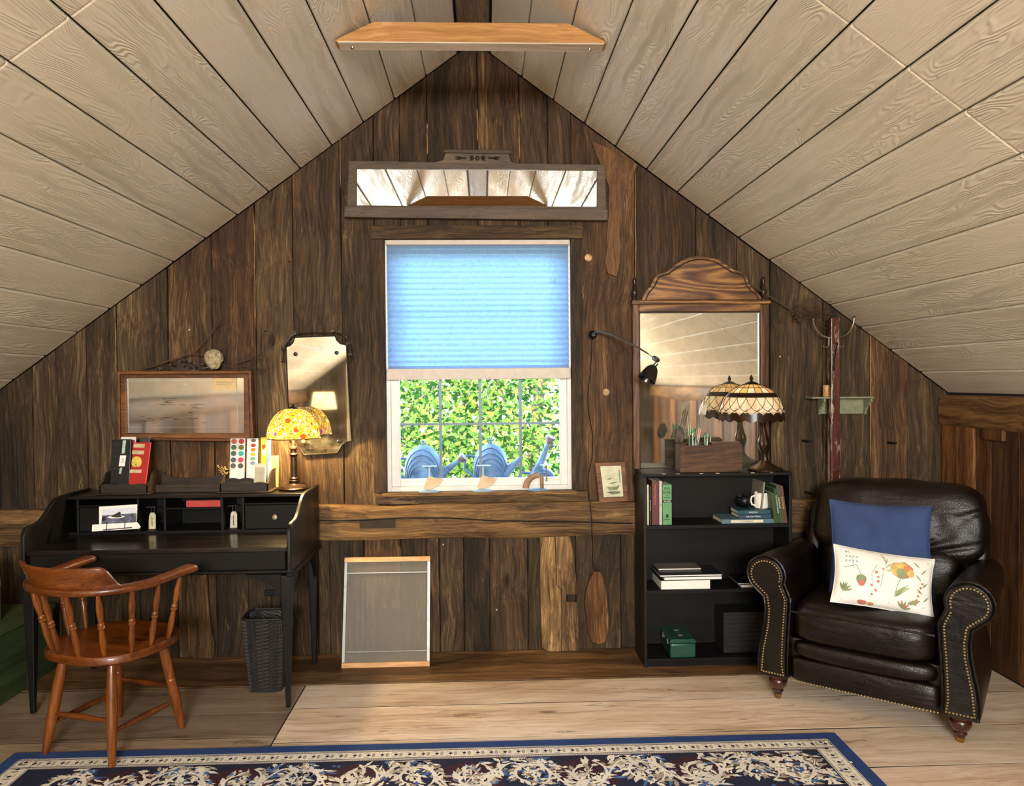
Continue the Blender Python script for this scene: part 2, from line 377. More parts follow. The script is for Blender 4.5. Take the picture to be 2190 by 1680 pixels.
# floor
fl = struct('floor', MB().box(XL-.1,XR+.1,YB-.1,WY+.15,-.08,-.0012), M_DARKVOID, smooth=0)
def wob(a, b, n, amp, f): return [(a+(b-a)*i/n, f+ (rnd.uniform(-amp,amp) if 0 < i < n else 0)) for i in range(n+1)]
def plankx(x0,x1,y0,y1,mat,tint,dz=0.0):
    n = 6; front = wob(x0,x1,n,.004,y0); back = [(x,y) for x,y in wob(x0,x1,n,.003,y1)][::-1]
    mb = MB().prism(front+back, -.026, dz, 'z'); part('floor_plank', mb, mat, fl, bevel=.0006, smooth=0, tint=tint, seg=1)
XJ = -0.87
ys = [WY+.02, 3.655, 3.395, 3.075, 2.76, 2.44, 2.1, 1.78, 1.45, 1.1, .78, .42, .1, -.25, -.6, -.95, -1.3, -1.65, -2.0, -2.35, -2.7, -3.0, YB]
for i in range(len(ys)-1):
    y1, y0 = ys[i]-.0036, ys[i+1]+.0036
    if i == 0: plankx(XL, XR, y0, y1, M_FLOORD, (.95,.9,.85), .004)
    else:
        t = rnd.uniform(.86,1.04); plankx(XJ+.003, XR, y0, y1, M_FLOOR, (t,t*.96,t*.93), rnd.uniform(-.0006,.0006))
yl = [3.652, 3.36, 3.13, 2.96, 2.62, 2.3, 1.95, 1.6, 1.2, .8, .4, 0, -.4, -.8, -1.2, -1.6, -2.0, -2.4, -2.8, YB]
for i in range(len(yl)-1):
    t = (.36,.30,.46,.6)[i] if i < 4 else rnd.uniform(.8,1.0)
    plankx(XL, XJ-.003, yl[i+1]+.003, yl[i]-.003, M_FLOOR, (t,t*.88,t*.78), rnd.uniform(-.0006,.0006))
# ceiling
cs = MB()
for s, xe in ((-1, XL-.12), (1, XR+.12)):
    for y0,y1 in ((YB-.1, WY+.12),):
        a = (RX, RZ+.030); b = (xe, RZ-SL*abs(xe-RX)+.030); nrm = .06
        cs.prism([a, b, (b[0], b[1]+nrm), (a[0], a[1]+nrm)], y0, y1, 'y')
cl = struct('ceiling', cs, M_DARKVOID, smooth=0)
ca = math.atan(SL)
def ceilboard(s, t0, t1, y0, y1, tint):
    nx, nz = -math.sin(ca)*s*1.0, -math.cos(ca)          # inward normal (downwards)
    def q(t, d): x = RX+s*t; return (x + nx*d, roof(x) + nz*d)
    poly = [q(t0,0), q(t0+.0,-.022), q(t1,-.022), q(t1,0)]
    part('ceiling_board', MB().prism(poly, y0, y1, 'y'), M_CEIL, cl, bevel=.0065, smooth=0, tint=tint, seg=2)
for s in (-1,1):
    lim = (XR-RX) if s > 0 else (RX-XL)
    k = 0; t = .088
    while t < lim+.02:
        t1 = min(t+BW-.0045, lim+.05)
        if t1-t > .03:
            cuts = [YB, -.9 if k%4 < 2 else .3, 2.13, WY] if k >= 4 else [YB, 1.0 if k%2 else .2, WY]
            for a, b in zip(cuts, cuts[1:]):
                v = rnd.uniform(.95,1.02); ceilboard(s, t, t1, a+.0008, b-.0008, (v,v*.995,v*.985))
        t += BW; k += 1
# ridge beam and wooden ties
rb = part('ridge_beam', MB().prism([(RX-.078,RZ-.055),(RX+.078,RZ-.055),(RX+.085,RZ-.02),(RX,RZ+.02),(RX-.085,RZ-.02)], YB, WY-.002, 'y'), M_BEAMY, cl, bevel=.006, smooth=0)
def collar(y0, y1, label, tilt=0.0):
    z0, z1 = 2.839, 2.920
    w0 = (RZ-z0)/SL-.012; w1 = (RZ-z1)/SL-.06
    t = thing('collar_tie', label, 'tie beam', (RX,y0,z0), group=None)
    part('beam', MB().prism([(RX-w0,z0),(RX+w0,z0),(RX+w0-.012,z0+.012),(RX+w1,z1),(RX-w1,z1),(RX-w0+.012,z0+.012)], y0, y1,'y'), M_TIE, t, bevel=.004, smooth=0)
    part('grey_underside', MB().box(RX-w0+.012,RX+w0-.012,y0+.002,y1-.002,z0-.004,z0+.001), M_TIEG, t, smooth=0)
    for s in (-1,1):
        part('screw', MB().lathe([(.0001,-.010),(.007,-.009),(.009,-.004),(.009,.0)],(RX+s*(w0-.065),y0+.045,z0-.002),10), M_CHROME, t)
    return t
collar(3.12, 3.195, 'short orange wooden tie beam under the roof peak, pale chips on its face')
collar(1.93, 2.005, 'tie beam overhead, seen only in the long mirror above the window')
collar(.74, .815, 'tie beam above the camera, outside the picture')
collar(-.45, -.375, 'tie beam at the back of the attic, outside the picture')
# front gable wall
wf = MB()
pl = [(XL-.1,-.08),(XR+.1,-.08),(XR+.1,roof(XR+.1)),(RX,RZ),(XL-.1,roof(XL-.1))]
YK0, YK1 = WY+.022, WY+.13
wf.prism([(XL-.1,-.08),(WX0,-.08),(WX0,roof(WX0)+.05),(XL-.1,roof(XL-.1)+.05)], YK0, YK1,'y')
wf.prism([(WX1,-.08),(XR+.1,-.08),(XR+.1,roof(XR+.1)+.05),(WX1,roof(WX1)+.05)], YK0, YK1,'y')
wf.prism([(WX0,-.08),(WX1,-.08),(WX1,WZ0),(WX0,WZ0)], YK0, YK1,'y')
wf.prism([(WX0,WZ1),(WX1,WZ1),(WX1,roof(WX1)+.05),(RX,RZ+.05),(WX0,roof(WX0)+.05)], YK0, YK1,'y')
wall = struct('wall_front', wf, M_DARKVOID, smooth=0)
def gable_plank(x0, x1, z0, z1=None, tint=1, y=None, th=.02, mat=None, name='wall_plank', zc=None):
    """vertical board with slightly wandering edges; top cut by the roof when z1 is None"""
    g = .0022; x0 += g; x1 -= g
    za = z1 if z1 is not None else roof(x0)-.001; zb = z1 if z1 is not None else roof(x1)-.001
    n = 7
    L = [(x0+(rnd.uniform(-.003,.002) if 0<i<n else 0), z0+(za-z0)*i/n) for i in range(n+1)]
    R = [(x1+(rnd.uniform(-.002,.003) if 0<i<n else 0), z0+(zb-z0)*i/n) for i in range(n+1)]
    mid = [(RX, RZ-.002)] if z1 is None and x0 < RX < x1 else []
    yy = WY + rnd.uniform(-.004,.009) if y is None else y
    return part(name, MB().prism(L+mid+R[::-1], yy, yy+th, 'y'), mat or M_BARN, wall, bevel=.003, smooth=0, tint=tint, seg=1)
BZ1, BZ0 = wz(1074), wz(1146)                     # girt beam
def tn(v, r=0, g=0, b=0): return (v*(1+r), v*(1+g), v*(1+b))
up = [(-5,.62,0),(67,.85,0),(118,.7,0),(185,.75,0),(250,1.0,0),(360,.82,.15),(455,.72,.25),(548,1.25,0),(630,1.0,0),(733,.82,0),(805,.95,0),(860,.8,0),(919,.95,0),(1026,1.05,.1),(1115,.9,0),(1175,.8,0),(1224,1.05,.2),(1361,.78,.1),(1490,.85,0),(1578,1.0,0),(1648,.95,0),(1760,.8,0),(1861,1.1,.2),(1942,.95,0),(2046,.9,0)]
for (a, v, r), (b, _, _) in zip(up, up[1:]):
    x0, x1 = wx(a), wx(b); t = tn(v, r, 0, -r*.4)
    if x1 <= WX0 or x0 >= WX1: gable_plank(x0, x1, BZ0+.01, None, t)
    else:
        for (p0, p1) in ((x0, min(x1,WX0)), (max(x0,WX1), x1)):
            if p1-p0 > .01: gable_plank(p0, p1, BZ0+.01, WZ1-.0, t)
        gable_plank(x0, x1, WZ1+.004, None, t)
        q0, q1 = max(x0,WX0), min(x1,WX1)
        if q1-q0 > .01: gable_plank(q0, q1, BZ0+.01, WZ0, t)
lo = [(-5,.6),(60,.5),(130,.7),(215,.6),(300,.75),(380,1.15),(462,.7),(530,.6),(600,.7),(680,.72),(706,.8),(779,1.25),(858,.62),(913,.95),(940,.62),(992,.58),(1048,1.02),(1129,.6),(1232,.78),(1328,.85),(1361,.6),(1450,.7),(1540,.6),(1630,.7),(1720,.8),(1800,.6),(1880,.6),(1960,.7),(2046,.6)]
for (a, v), (b, _) in zip(lo, lo[1:]):
    t = tn(v, .05 if v > .9 else 0, .02 if v < .65 else 0, 0); gable_plank(wx(a,1270), wx(b,1270), .004, BZ0+.006, t, name='lower_wall_plank')
# girt beam
def girt(x0, x1, z0, z1, yf, notch=None):
    n = int((x1-x0)/.07)
    prof = []
    mb = MB()
    def fn(u, v):
        x = x0+(x1-x0)*u; w = (v-.5)*2
        nz = mnoise.noise(Vector((x*3, 0, 5)))*.012
        zt = z1+nz; zb = z0+mnoise.noise(Vector((x*2.3, 4, 1)))*.010
        z = zb+(zt-zb)*v
        y = yf + (abs(w)**6)*.014 + mnoise.noise(Vector((x*4, z*16, 2)))*.006
        return (x, y, z)
    mb.grid(fn, n, 14)
    # back, top and bottom closing strips
    mb.grid(lambda u,v: (x0+(x1-x0)*u, fn(u,1)[1]+(WY+.012-fn(u,1)[1])*v, fn(u,1)[2]), n, 2)
    mb.grid(lambda u,v: (x0+(x1-x0)*u, fn(u,0)[1]+(WY+.012-fn(u,0)[1])*v, fn(u,0)[2]), n, 2)
    return mb
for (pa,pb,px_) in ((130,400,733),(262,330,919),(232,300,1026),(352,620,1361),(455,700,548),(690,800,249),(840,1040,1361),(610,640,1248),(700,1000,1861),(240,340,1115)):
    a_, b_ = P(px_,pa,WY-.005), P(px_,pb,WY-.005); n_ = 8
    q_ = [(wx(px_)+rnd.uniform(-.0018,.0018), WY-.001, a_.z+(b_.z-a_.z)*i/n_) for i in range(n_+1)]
    part('pale_joint_strip', MB().tube(q_, [.0008]+[rnd.uniform(.0014,.0032) for _ in range(n_-1)]+[.0006], 5), plain('joint_strip_tan','#a9804e',.7,var=.3), wall)  # thin tan strips along some plank joints
part('girt_beam', girt(XL+.005, XR-.005, BZ0, BZ1, WY-.052), M_BARNX, wall, smooth=50)
cr = [P(px,py,WY-.055) for px,py in ((683,1113),(760,1112),(860,1107),(960,1107),(1060,1113),(1150,1114),(1250,1116),(1352,1119))]
part('beam_crack', MB().tube(cr, .0035, 5), M_DARKVOID, wall)
a, b = P(769,1110,WY-.054), P(846,1128,WY-.054)
part('mortise', MB().box(a.x,b.x,WY-.056,WY-.040,b.z,a.z), plain('mortise_plug','#2f2216',.8,var=.3), wall, smooth=0)
# window trim boards
trim = struct('trim_1', MB().box(P(795,500,WY).x,P(1245,500,WY).x,WY-.028,WY+.004,P(1000,512,WY).z,P(1000,484,WY).z), M_BARNX, smooth=0, bevel=.003, tint=.5)
part('side_casing', MB().box(P(797,800,WY).x, WX0, WY-.016,WY+.004, WZ0, P(1000,512,WY).z), M_BARN, trim, smooth=0, bevel=.003, tint=.9)
part('side_casing', MB().box(WX1, P(1246,800,WY).x, WY-.016,WY+.004, WZ0, P(1000,512,WY).z), M_BARN, trim, smooth=0, bevel=.003, tint=.7)
part('sill_apron', MB().box(P(806,1060,WY).x,P(1256,1060,WY).x,WY-.030,WY+.004,P(1030,1074,WY).z+.002,WZ0-.004), M_BARNX, trim, smooth=0, bevel=.003, tint=.62)
part('window_sill', MB().box(WX0-.02,WX1+.02,WY-.050,WY+.10,WZ0-.016,WZ0), M_BARNX, trim, smooth=0, bevel=.003, tint=1.2)
# torn bare patch on the board right of the window, knot holes
def patch(pts, name, mat, y=WY-.006, th=.006, par=None):
    q = [P(px,py,WY) for px,py in pts]; return part(name, MB().prism([(v.x,v.z) for v in q], y-th, y+.004,'y'), mat, par or wall, smooth=0, bevel=.002, seg=1, tint=.72)
M_RED = wood('reddish_wood', ['#3a2412','#684526','#8a6238','#a9824e'], 'z', 2.5, 22, rough=.7, bump=.6)
patch([(1262,300),(1300,318),(1350,346),(1362,352),(1350,385),(1335,420),(1330,470),(1322,520),(1326,560),(1318,585),(1305,570),(1296,520),(1300,460),(1302,400),(1280,345)], 'bare_patch', M_RED)
patch([(1306,470),(1318,480),(1328,520),(1325,560),(1318,592),(1300,586),(1292,560),(1300,520)], 'bare_patch', M_RED, y=WY-.008)
for (px,py,r,c) in ((1258,551,.020,'#c9a577'),(1296,838,.019,'#a98c68'),(1265,716,.026,'#2c2218')):
    c0 = P(px,py,WY)
    part('knot', MB().lathe([(r*.98,0),(r,.5),(r*.7,.9),(.001,1)], axis=(c0+Vector((0,-.001,0)), c0+Vector((0,-.012,0))), n=14), plain('knot_'+c[1:], c, .7, var=.3), wall)
for (px,py) in ((405,705),(1062,1303),(948,1164),(568,708),(1300,1165),(873,190),(620,560),(1668,762),(1905,940),(1716,940),(128,855)):
    c0 = P(px,py,WY); part('nail', MB().ball(c0+Vector((0,-.002,0)), .0045, 8, 4), M_CREAM if px in (405,1062,948,1668) else M_IRON, wall)
# side and rear walls
kl = MB().box(XL-.12, XL-.022, YB-.1, WY+.1, -.08, roof(XL)+.02); wl = struct('wall_left', kl, M_DARKVOID, smooth=0)
kr = MB().box(XR+.022, XR+.12, YB-.1, WY+.1, -.08, roof(XR)+.02); wr = struct('wall_right', kr, M_DARKVOID, smooth=0)
def kneeplank(par, s, y0, y1, z1, tint, proud=0.0, z0=.004):
    X = XR if s > 0 else XL
    x0, x1 = (X-proud, X+.022) if s > 0 else (X-.022, X+proud)
    part('knee_plank', MB().box(x0, x1, y0+.002, y1-.002, z0, z1), M_KNEE, par, bevel=.003, smooth=0, tint=tint, seg=1)
for s, par in ((1,wr),(-1,wl)):
    y = WY-.002; k = 0; zt = roof(XR if s > 0 else XL)
    while y > YB+.05:
        w = (.14,.13,.12,.2,.16,.22)[k%6]; 
        kneeplank(par, s, max(YB,y-w), y, zt-.17, tn((1.15,1.35,.6,.45,.8,.5)[k%6]), .012 if k%6 in (0,1) else 0.0)
        y -= w; k += 1
for s, par in ((1,wr),(-1,wl)):
    X = XR if s > 0 else XL; zt = roof(X)
    def fn(u, v, X=X, s=s, zt=zt):
        y = YB + (WY-.004-YB)*u; w = 2*PI*v
        cz, hz, hx = zt-.115, .088+.014*mnoise.noise(Vector((y*1.2,0,s))), .085
        dip = .02*mnoise.noise(Vector((y*.9,3,s)))
        e = .55; cx_ = math.copysign(abs(math.cos(w))**e, math.cos(w)); sz_ = math.copysign(abs(math.sin(w))**e, math.sin(w))
        return (X+s*.052-s*hx*cx_, y, cz+hz*sz_ - (dip if sz_ < 0 else 0))
    part('plate_beam', MB().grid(fn, 70, 20, cv=True), M_KNEEY, par, smooth=60)
part('block', MB().box(XR-.022, XR+.0, 3.55, 3.70, roof(XR)-.245, roof(XR)-.19), M_KNEE, wr, bevel=.004, smooth=0, tint=.8)
# rear gable wall with a window for daylight
RWX0,RWX1,RWZ0,RWZ1 = -.75,.75,1.62,2.52
rw = MB()
for (a,b) in ((XL-.1,RWX0),(RWX1,XR+.1)):
    rw.prism([(a,-.08),(b,-.08),(b,roof(b)+.05),(a,roof(a)+.05)], YB-.14, YB-.02,'y')
rw.prism([(RWX0,-.08),(RWX1,-.08),(RWX1,RWZ0),(RWX0,RWZ0)], YB-.14, YB-.02,'y')
rw.prism([(RWX0,RWZ1),(RWX1,RWZ1),(RWX1,roof(RWX1)+.05),(RX,RZ+.05),(RWX0,roof(RWX0)+.05)], YB-.14, YB-.02,'y')
wb = struct('wall_back', rw, M_DARKVOID, smooth=0)
x = XL
while x < XR-.02:
    w = min(rnd.uniform(.17,.28), XR-x); x1 = x+w; v = rnd.uniform(.7,1.2)
    segs = [(0.004,None)] if (x1 <= RWX0 or x >= RWX1) else [(.004,RWZ0),(RWZ1,None)]
    for z0,z1 in segs:
        za, zb = (z1,z1) if z1 else (roof(x)-.002, roof(x1)-.002)
        md = [(RX,RZ-.003)] if (z1 is None and x < RX < x1) else []
        part('rear_wall_plank', MB().prism([(x+.002,z0),(x+.002,za)]+md+[(x1-.002,zb),(x1-.002,z0)], YB-.02, YB,'y'), M_BARN, wb, smooth=0, tint=v)
    x = x1
w2 = struct('window_2', MB().box(RWX0,RWX1,YB-.10,YB-.06,RWZ0,RWZ0+.05).box(RWX0,RWX1,YB-.10,YB-.06,RWZ1-.05,RWZ1).box(RWX0,RWX0+.05,YB-.10,YB-.06,RWZ0,RWZ1).box(RWX1-.05,RWX1,YB-.10,YB-.06,RWZ0,RWZ1).box(-.02,.02,YB-.10,YB-.06,RWZ0,RWZ1), M_WHITEV, smooth=0)

# ---------------------------------------------------------------- the front window
YF = WY+.055
win = struct('window_1', MB().box(WX0,WX0+.022,YF-.035,YF+.05,WZ0,WZ1).box(WX1-.022,WX1,YF-.035,YF+.05,WZ0,WZ1).box(WX0+.022,WX1-.022,YF-.035,YF+.05,WZ1-.03,WZ1).box(WX0+.022,WX1-.022,YF-.035,YF+.05,WZ0,WZ0+.025), M_WHITEV, smooth=0, bevel=.002)
ZM = P(1000,790,YF).z
a = P(857,1024,YF); b = P(1196,812,YF)
gx0, gx1, gz0 = a.x, b.x, a.z
def sash(z0, z1, y, name, gz0, gz1):
    s = part(name, MB().box(WX0+.022,gx0,y-.018,y+.018,z0,z1).box(gx1,WX1-.022,y-.018,y+.018,z0,z1).box(gx0,gx1,y-.018,y+.018,z0,gz0).box(gx0,gx1,y-.018,y+.018,gz1,z1), M_WHITEV, win, smooth=0, bevel=.003)
    part('glass_pane', MB().box(gx0-.004,gx1+.004,y-.002,y+.002,gz0-.004,gz1+.004), M_GLASS, s, smooth=0)
    mb = MB()
    for px in (942,1027,1113): x = P(px,900,YF).x; mb.box(x-.0075,x+.0075,y+.006,y+.012,gz0,gz1)
    zs = [P(1020,906,YF).z] if z0 < 1.3 else [gz0+(gz1-gz0)*.5]
    for z in zs: mb.box(gx0,gx1,y+.0065,y+.0115,z-.006,z+.006)
    part('muntin_grille', mb, M_GREYPL, s, smooth=0)
sash(WZ0+.025, ZM+.02, YF, 'lower_sash', gz0, ZM-.02)
sash(ZM-.015, WZ1-.03, YF+.034, 'upper_sash', ZM+.03, WZ1-.075)
# cellular shade
def shade_mat():
    m = NT('pleated_shade_fabric'); v = m.coords(rand=False)
    n = m.n('TexNoise', {'Vector':v,'Scale':45.0,'Detail':6.0,'Roughness':.7}).outputs[0]
    c = m.ramp(n, [(.3,C('#7fafe6')),(.7,C('#a6cbf3'))])  # white fabric; the blue of the sky light is painted into it
    t = m.n('BsdfTranslucent', {'Color':c}); d = m.n('BsdfDiffuse', {'Color':C('#c4cfd8')})
    m.l(m.n('MixShader', {0:.30,1:t.outputs[0],2:d.outputs[0]}).outputs[0], m.out.inputs[0]); return m.mat
M_SHADE = shade_mat()
sx0, sx1 = WX0+.008, WX1-.008; sz1 = WZ1-.006; YS = WY+.002
rt = P(1020,787,YS).z; rbm = P(1020,811,YS).z
t = thing('cellular_shade', 'white pleated cellular shade, blue skylight in its colour, lowered over the upper half of the window', 'blind', ((sx0+sx1)/2,YS,rbm))
part('head_rail', MB().box(sx0,sx1,YS-.018,YS+.018,sz1-.026,sz1), plain('shade_rail','#cbbfb2',.5,var=.05), t, smooth=0, bevel=.003)
n = 44; zig = []
for i in range(n+1):
    u = i/n; uu = u+.0; z = (sz1-.026)+(rt-(sz1-.026))*uu
    zig.append((YS+(.010 if i%2 else -.006), z))
mb = MB()
for i in range(n):
    (y0,z0),(y1,z1) = zig[i], zig[i+1]
    mb.add([(sx0+.004,y0,z0),(sx1-.004,y0,z0),(sx1-.004,y1,z1),(sx0+.004,y1,z1)], [(0,1,2,3)])
part('pleated_fabric', mb, M_SHADE, t, smooth=0, recalc=False)
part('bottom_rail', MB().box(sx0-.002,sx1+.002,YS-.020,YS+.016,rbm,rt), plain('shade_rail',None), t, smooth=0, bevel=.004)
# dangling tag mark on the fabric
q = P(1183,600,YS-.01); part('stitched_mark', MB().tube([q+Vector((-.012,0,.012)),q+Vector((-.010,0,-.012)),q+Vector((.010,0,-.012)),q+Vector((.012,0,.012))], .0008, 4).tube([q+Vector((-.003,0,-.004)),q+Vector((0,0,.006)),q+Vector((.004,0,-.004))], .0008, 4), plain('thread','#5a6c80',.8), t)
# ---------------------------------------------------------------- outside
single('meadow', 'grassy ground beyond the attic window', 'ground', MB().box(-12,12,4.5,30,-3.11,-3.004), plain('grass','#5d7a2c',.9,var=.4,nscale=3), smooth=0)
def leafmat(name, c):
    m = NT(name); v = m.coords(); n = m.n('TexNoise', {'Vector':v,'Scale':3.0,'Detail':3.0}).outputs[0]
    cc = m.ramp(n, [(.3,C(c,.6)),(.7,C(c,1.25))]); d = m.n('BsdfDiffuse', {'Color':cc}); t = m.n('BsdfTranslucent', {'Color':cc})
    m.l(m.n('MixShader', {0:.45,1:d.outputs[0],2:t.outputs[0]}).outputs[0], m.out.inputs[0]); return m.mat
LM = [leafmat('leaf_yellow','#b4b454'), leafmat('leaf_green','#7fa548'), leafmat('leaf_deep','#35592a')]
def tree(x, y, label, seed, n=12000, w=1.5, zc=1.1, h=1.5):
    r = random.Random(seed); t = thing('leafy_tree', label, 'tree', (x,y,-3.0), group=None)
    part('trunk', MB().tube([(x,y+.3,-3.0),(x+.05,y+.3,-1),(x-.05,y+.35,.6),(x+.1,y+.4,1.9)], [.10,.09,.07,.03], 8), plain('bark','#6b5a48',.8,var=.3), t)
    for b in range(5):
        a = r.uniform(0,6.28); part('branch', MB().tube([(x,y+.3,r.uniform(-.2,1.0)),(x+math.cos(a)*.5,y+.3+math.sin(a)*.2,r.uniform(.9,1.4)),(x+math.cos(a)*.95,y+.3+math.sin(a)*.35,r.uniform(1.3,2.0))], [.03,.02,.008], 6), MATS['bark'], t)
    mb = MB()
    for i in range(n):
        while True:
            q = Vector((r.uniform(-1,1),r.uniform(-1,1),r.uniform(-1,1)))
            if q.length < 1: break
        if mnoise.noise(Vector((q.x*3+seed,q.y*3,q.z*3))) < -.10: continue
        c = Vector((x+q.x*w, y+q.y*.75, zc+q.z*h))
        a = r.uniform(0,6.28); L = r.uniform(.022,.048); d = Vector((math.cos(a), r.uniform(-.5,.5), math.sin(a)*.9-.2)).normalized()*L
        s = d.cross(Vector((r.uniform(-.3,.3),1,r.uniform(-.3,.3)))).normalized()*L*.36
        mb.cur = r.choice((0,1,1,2,2)); mb.add([c-d, c-d*.1+s, c+d, c-d*.1-s], [(0,1,2,3)])
    part('foliage', mb, LM, t, smooth=0, kind='stuff', recalc=False)
tree(-.95, 7.2, 'leafy sunlit tree outside, left behind the window', 3)
tree(.55, 7.5, 'leafy sunlit tree outside, right behind the window', 5)
tree(-.2, 8.7, 'leafy tree standing farther off, between the two near trees', 9, w=2.6, h=2.3, n=14000)
# shelf outside with three galvanised watering cans
zs = P(1000,1032,4.36).z
single('outdoor_ledge', 'weathered grey ledge outside under the window holding the watering cans', 'ledge', MB().box(WX0-.15,WX1+.25,WY+.14,WY+.50,zs-.03,zs), plain('ledge_wood','#8a8f90',.8,var=.3), smooth=0)
def can(px0, px1, pytop, label, spout, rose, handle=None, seed=0):
    Y = 4.37+(.10 if seed else 0); a, b = P(px0,1020,Y), P(px1,1020,Y); zt = P(px0,pytop,Y).z; cx = (a.x+b.x)/2; r = (b.x-a.x)/2; H = zt-zs
    t = thing('watering_can', label, 'watering can', (cx,Y,zs))
    prof = [(r*.98,0),(r,.01),(r,.02)]
    prof += [(r, H*(.1+.06*k)) for k in range(5)]
    dm = [(math.cos(w)*r, H*.42+math.sin(w)*(H*.56)) for w in [i*PI/2/12 for i in range(12)]]
    prof += [(q[0], q[1]) for i, q in enumerate(dm)] + [(.002,H*.985)]
    part('body', MB().lathe(prof, (cx,Y,zs), 24), M_GALV, t)
    def rr_(z): 
        h_ = (z-H*.42)/(H*.56); return r if h_ <= 0 else r*math.sqrt(max(0,1-h_*h_))
    for k_ in (.93,.80,.67,.54):
        ap = []
        for i in range(19):
            w_ = PI*i/18; x_ = math.cos(w_)*r*(.35+.62*k_); z_ = H*(.10+.84*k_*math.sin(w_)**.8)-H*.12*(1-k_); ap.append((cx+x_, Y-math.sqrt(max(0,rr_(z_)**2-x_*x_)), zs+max(.004,z_)))
        part('embossed_rib', MB().tube(ap, .0042, 6), M_GALV, t)
    part('top_lug', MB().lathe([(.009,0),(.009,.018),(.013,.02),(.012,.026),(.001,.028)],(cx,Y,zs+H*.97),10), M_GALV, t)
    s0 = Vector((cx+r*(.75 if px0 < 1100 else -.55),Y-.03,zs+.035)); s1 = P(spout[0],spout[1],Y-.02)
    part('spout', MB().tube([s0, s0.lerp(s1,.5), s1], [.034,.02,.012], 12), M_GALV, t)
    if rose:
        d = (s1-s0).normalized(); rm = plain('rose_metal','#8c7a70',.5,.5,var=.3)
        part('rose', MB().lathe([(.012,0),(.030,.75),(.031,.95),(.001,1)], axis=(s1, s1+d*.045+Vector((0,-.01,0))), n=16), rm, t)
    hx = cx-r
    part('handle', MB().tube([(hx+.01,Y,zs+H*.62),(hx-.045,Y,zs+H*.66),(hx-.055,Y,zs+H*.3),(hx+.005,Y,zs+.02)], .008, 8), M_GALV, t)
can(866,944,949,'galvanised watering can outside behind the left panes, rose tilted to the right',(980,985),True)
can(1013,1086,946,'galvanised watering can outside behind the middle panes, open spout cut by the muntin',(1117,975),False,seed=1)
can(1132,1186,1000,'galvanised watering can outside behind the right panes, long spout raised with a round rose',(1172,948),True)
# ---------------------------------------------------------------- black writing desk
DX0, DX1, DYF, DYB, DZ = -2.035, -.862, 3.385, 3.955, .728
HYF = 3.735; HT = .915
desk = thing('writing_desk', 'black painted writing desk with curved sides and cubbyholes, against the plank wall', 'desk', ((DX0+DX1)/2, DYF, 0))
part('desktop', MB().box(DX0+.02,DX1-.02,DYF,DYB,DZ-.022,DZ), M_BTOP, desk, bevel=.004, smooth=0)
part('apron', MB().box(DX0+.03,DX1-.03,DYF+.012,DYF+.03,DZ-.105,DZ-.022), M_BLACK, desk, bevel=.003, smooth=0)
part('apron_moulding', MB().box(DX0-.004,DX1+.006,DYF-.006,DYF+.03,DZ-.118,DZ-.103), M_BLACK, desk, bevel=.005, smooth=0)
part('rear_apron', MB().box(DX0+.03,DX1-.03,DYB-.03,DYB-.01,DZ-.14,DZ-.022), M_BLACK, desk, bevel=.003, smooth=0)
zb = DZ-.118
side = [(DYF-.004,zb),(DYF-.004,.790)]
side += [(DYF+.005,.812),(DYF+.022,.827),(DYF+.05,.832)]
for i in range(9):
    u = i/8; side.append((DYF+.09+u*.19, .833+(.5-.5*math.cos(u*PI))*(HT+.008-.833)))
side += [(DYF+.31,HT+.012),(DYB,HT+.012),(DYB,zb)]
for x0,x1 in ((DX0,DX0+.018),(DX1-.018,DX1)):
    sp = part('side_panel', MB().prism(side, x0, x1, 'x'), M_BLACKZ, desk, bevel=.0035, smooth=40)
    part('side_moulding', MB().box(min(x0,x1)-.006,max(x0,x1)+.008,DYF-.004,DYB,zb-.016,zb+.006), M_BLACK, sp, bevel=.005, smooth=0)
LG = [(DX0+.004,DYF),(DX1-.05,DYF),(DX0+.004,DYB-.05),(DX1-.05,DYB-.05)]
for x,y in LG:
    w = .046; k = .013; zt = zb-.01
    mb = MB().add([(x,y,zt),(x+w,y,zt),(x+w,y+w,zt),(x,y+w,zt),(x,y,.50),(x+w,y,.50),(x+w,y+w,.50),(x,y+w,.50),(x+k,y+k,.004),(x+w-k,y+k,.004),(x+w-k,y+w-k,.004),(x+k,y+w-k,.004)],
        [(0,1,2,3),(11,10,9,8)]+[(i+j,(i+1)%4+j,(i+1)%4+j+4,i+j+4) for j in (0,4) for i in range(4)])
    part('leg', mb, M_BLACKZ, desk, bevel=.004, smooth=0)
def bracket(x, s, y):
    pts = [(x,zb-.008)]+[(x+s*(.15-.15*math.sin(u*PI/2)), zb-.008-.015-.12*(1-math.cos(u*PI/2))) for u in [i/8 for i in range(9)]]
    part('corner_bracket', MB().prism([(x,zb-.008),(x+s*.155,zb-.008),(x+s*.15,zb-.02)]+pts[2:]+[(x,zb-.16)], y, y+.016,'y'), M_BLACK, desk, smooth=0, bevel=.001)
bracket(DX1-.052,-1,DYF+.016); bracket(DX0+.052,1,DYF+.016)
def sbracket(x0, y, s):
    part('side_bracket', MB().prism([(y,zb-.014),(y+s*.14,zb-.014),(y+s*.11,zb-.035),(y+s*.06,zb-.06),(y+s*.02,zb-.11),(y,zb-.15)], x0, x0+.014,'x'), M_BLACK, desk, smooth=0)
for x0 in (DX0+.006, DX1-.02): sbracket(x0, DYF+.045, 1); sbracket(x0, DYB-.05, -1)
for x0 in (DX0+.006, DX1-.02): part('side_apron', MB().box(x0,x0+.014,DYF+.04,DYB-.04,zb-.03,zb), M_BLACK, desk, smooth=0)
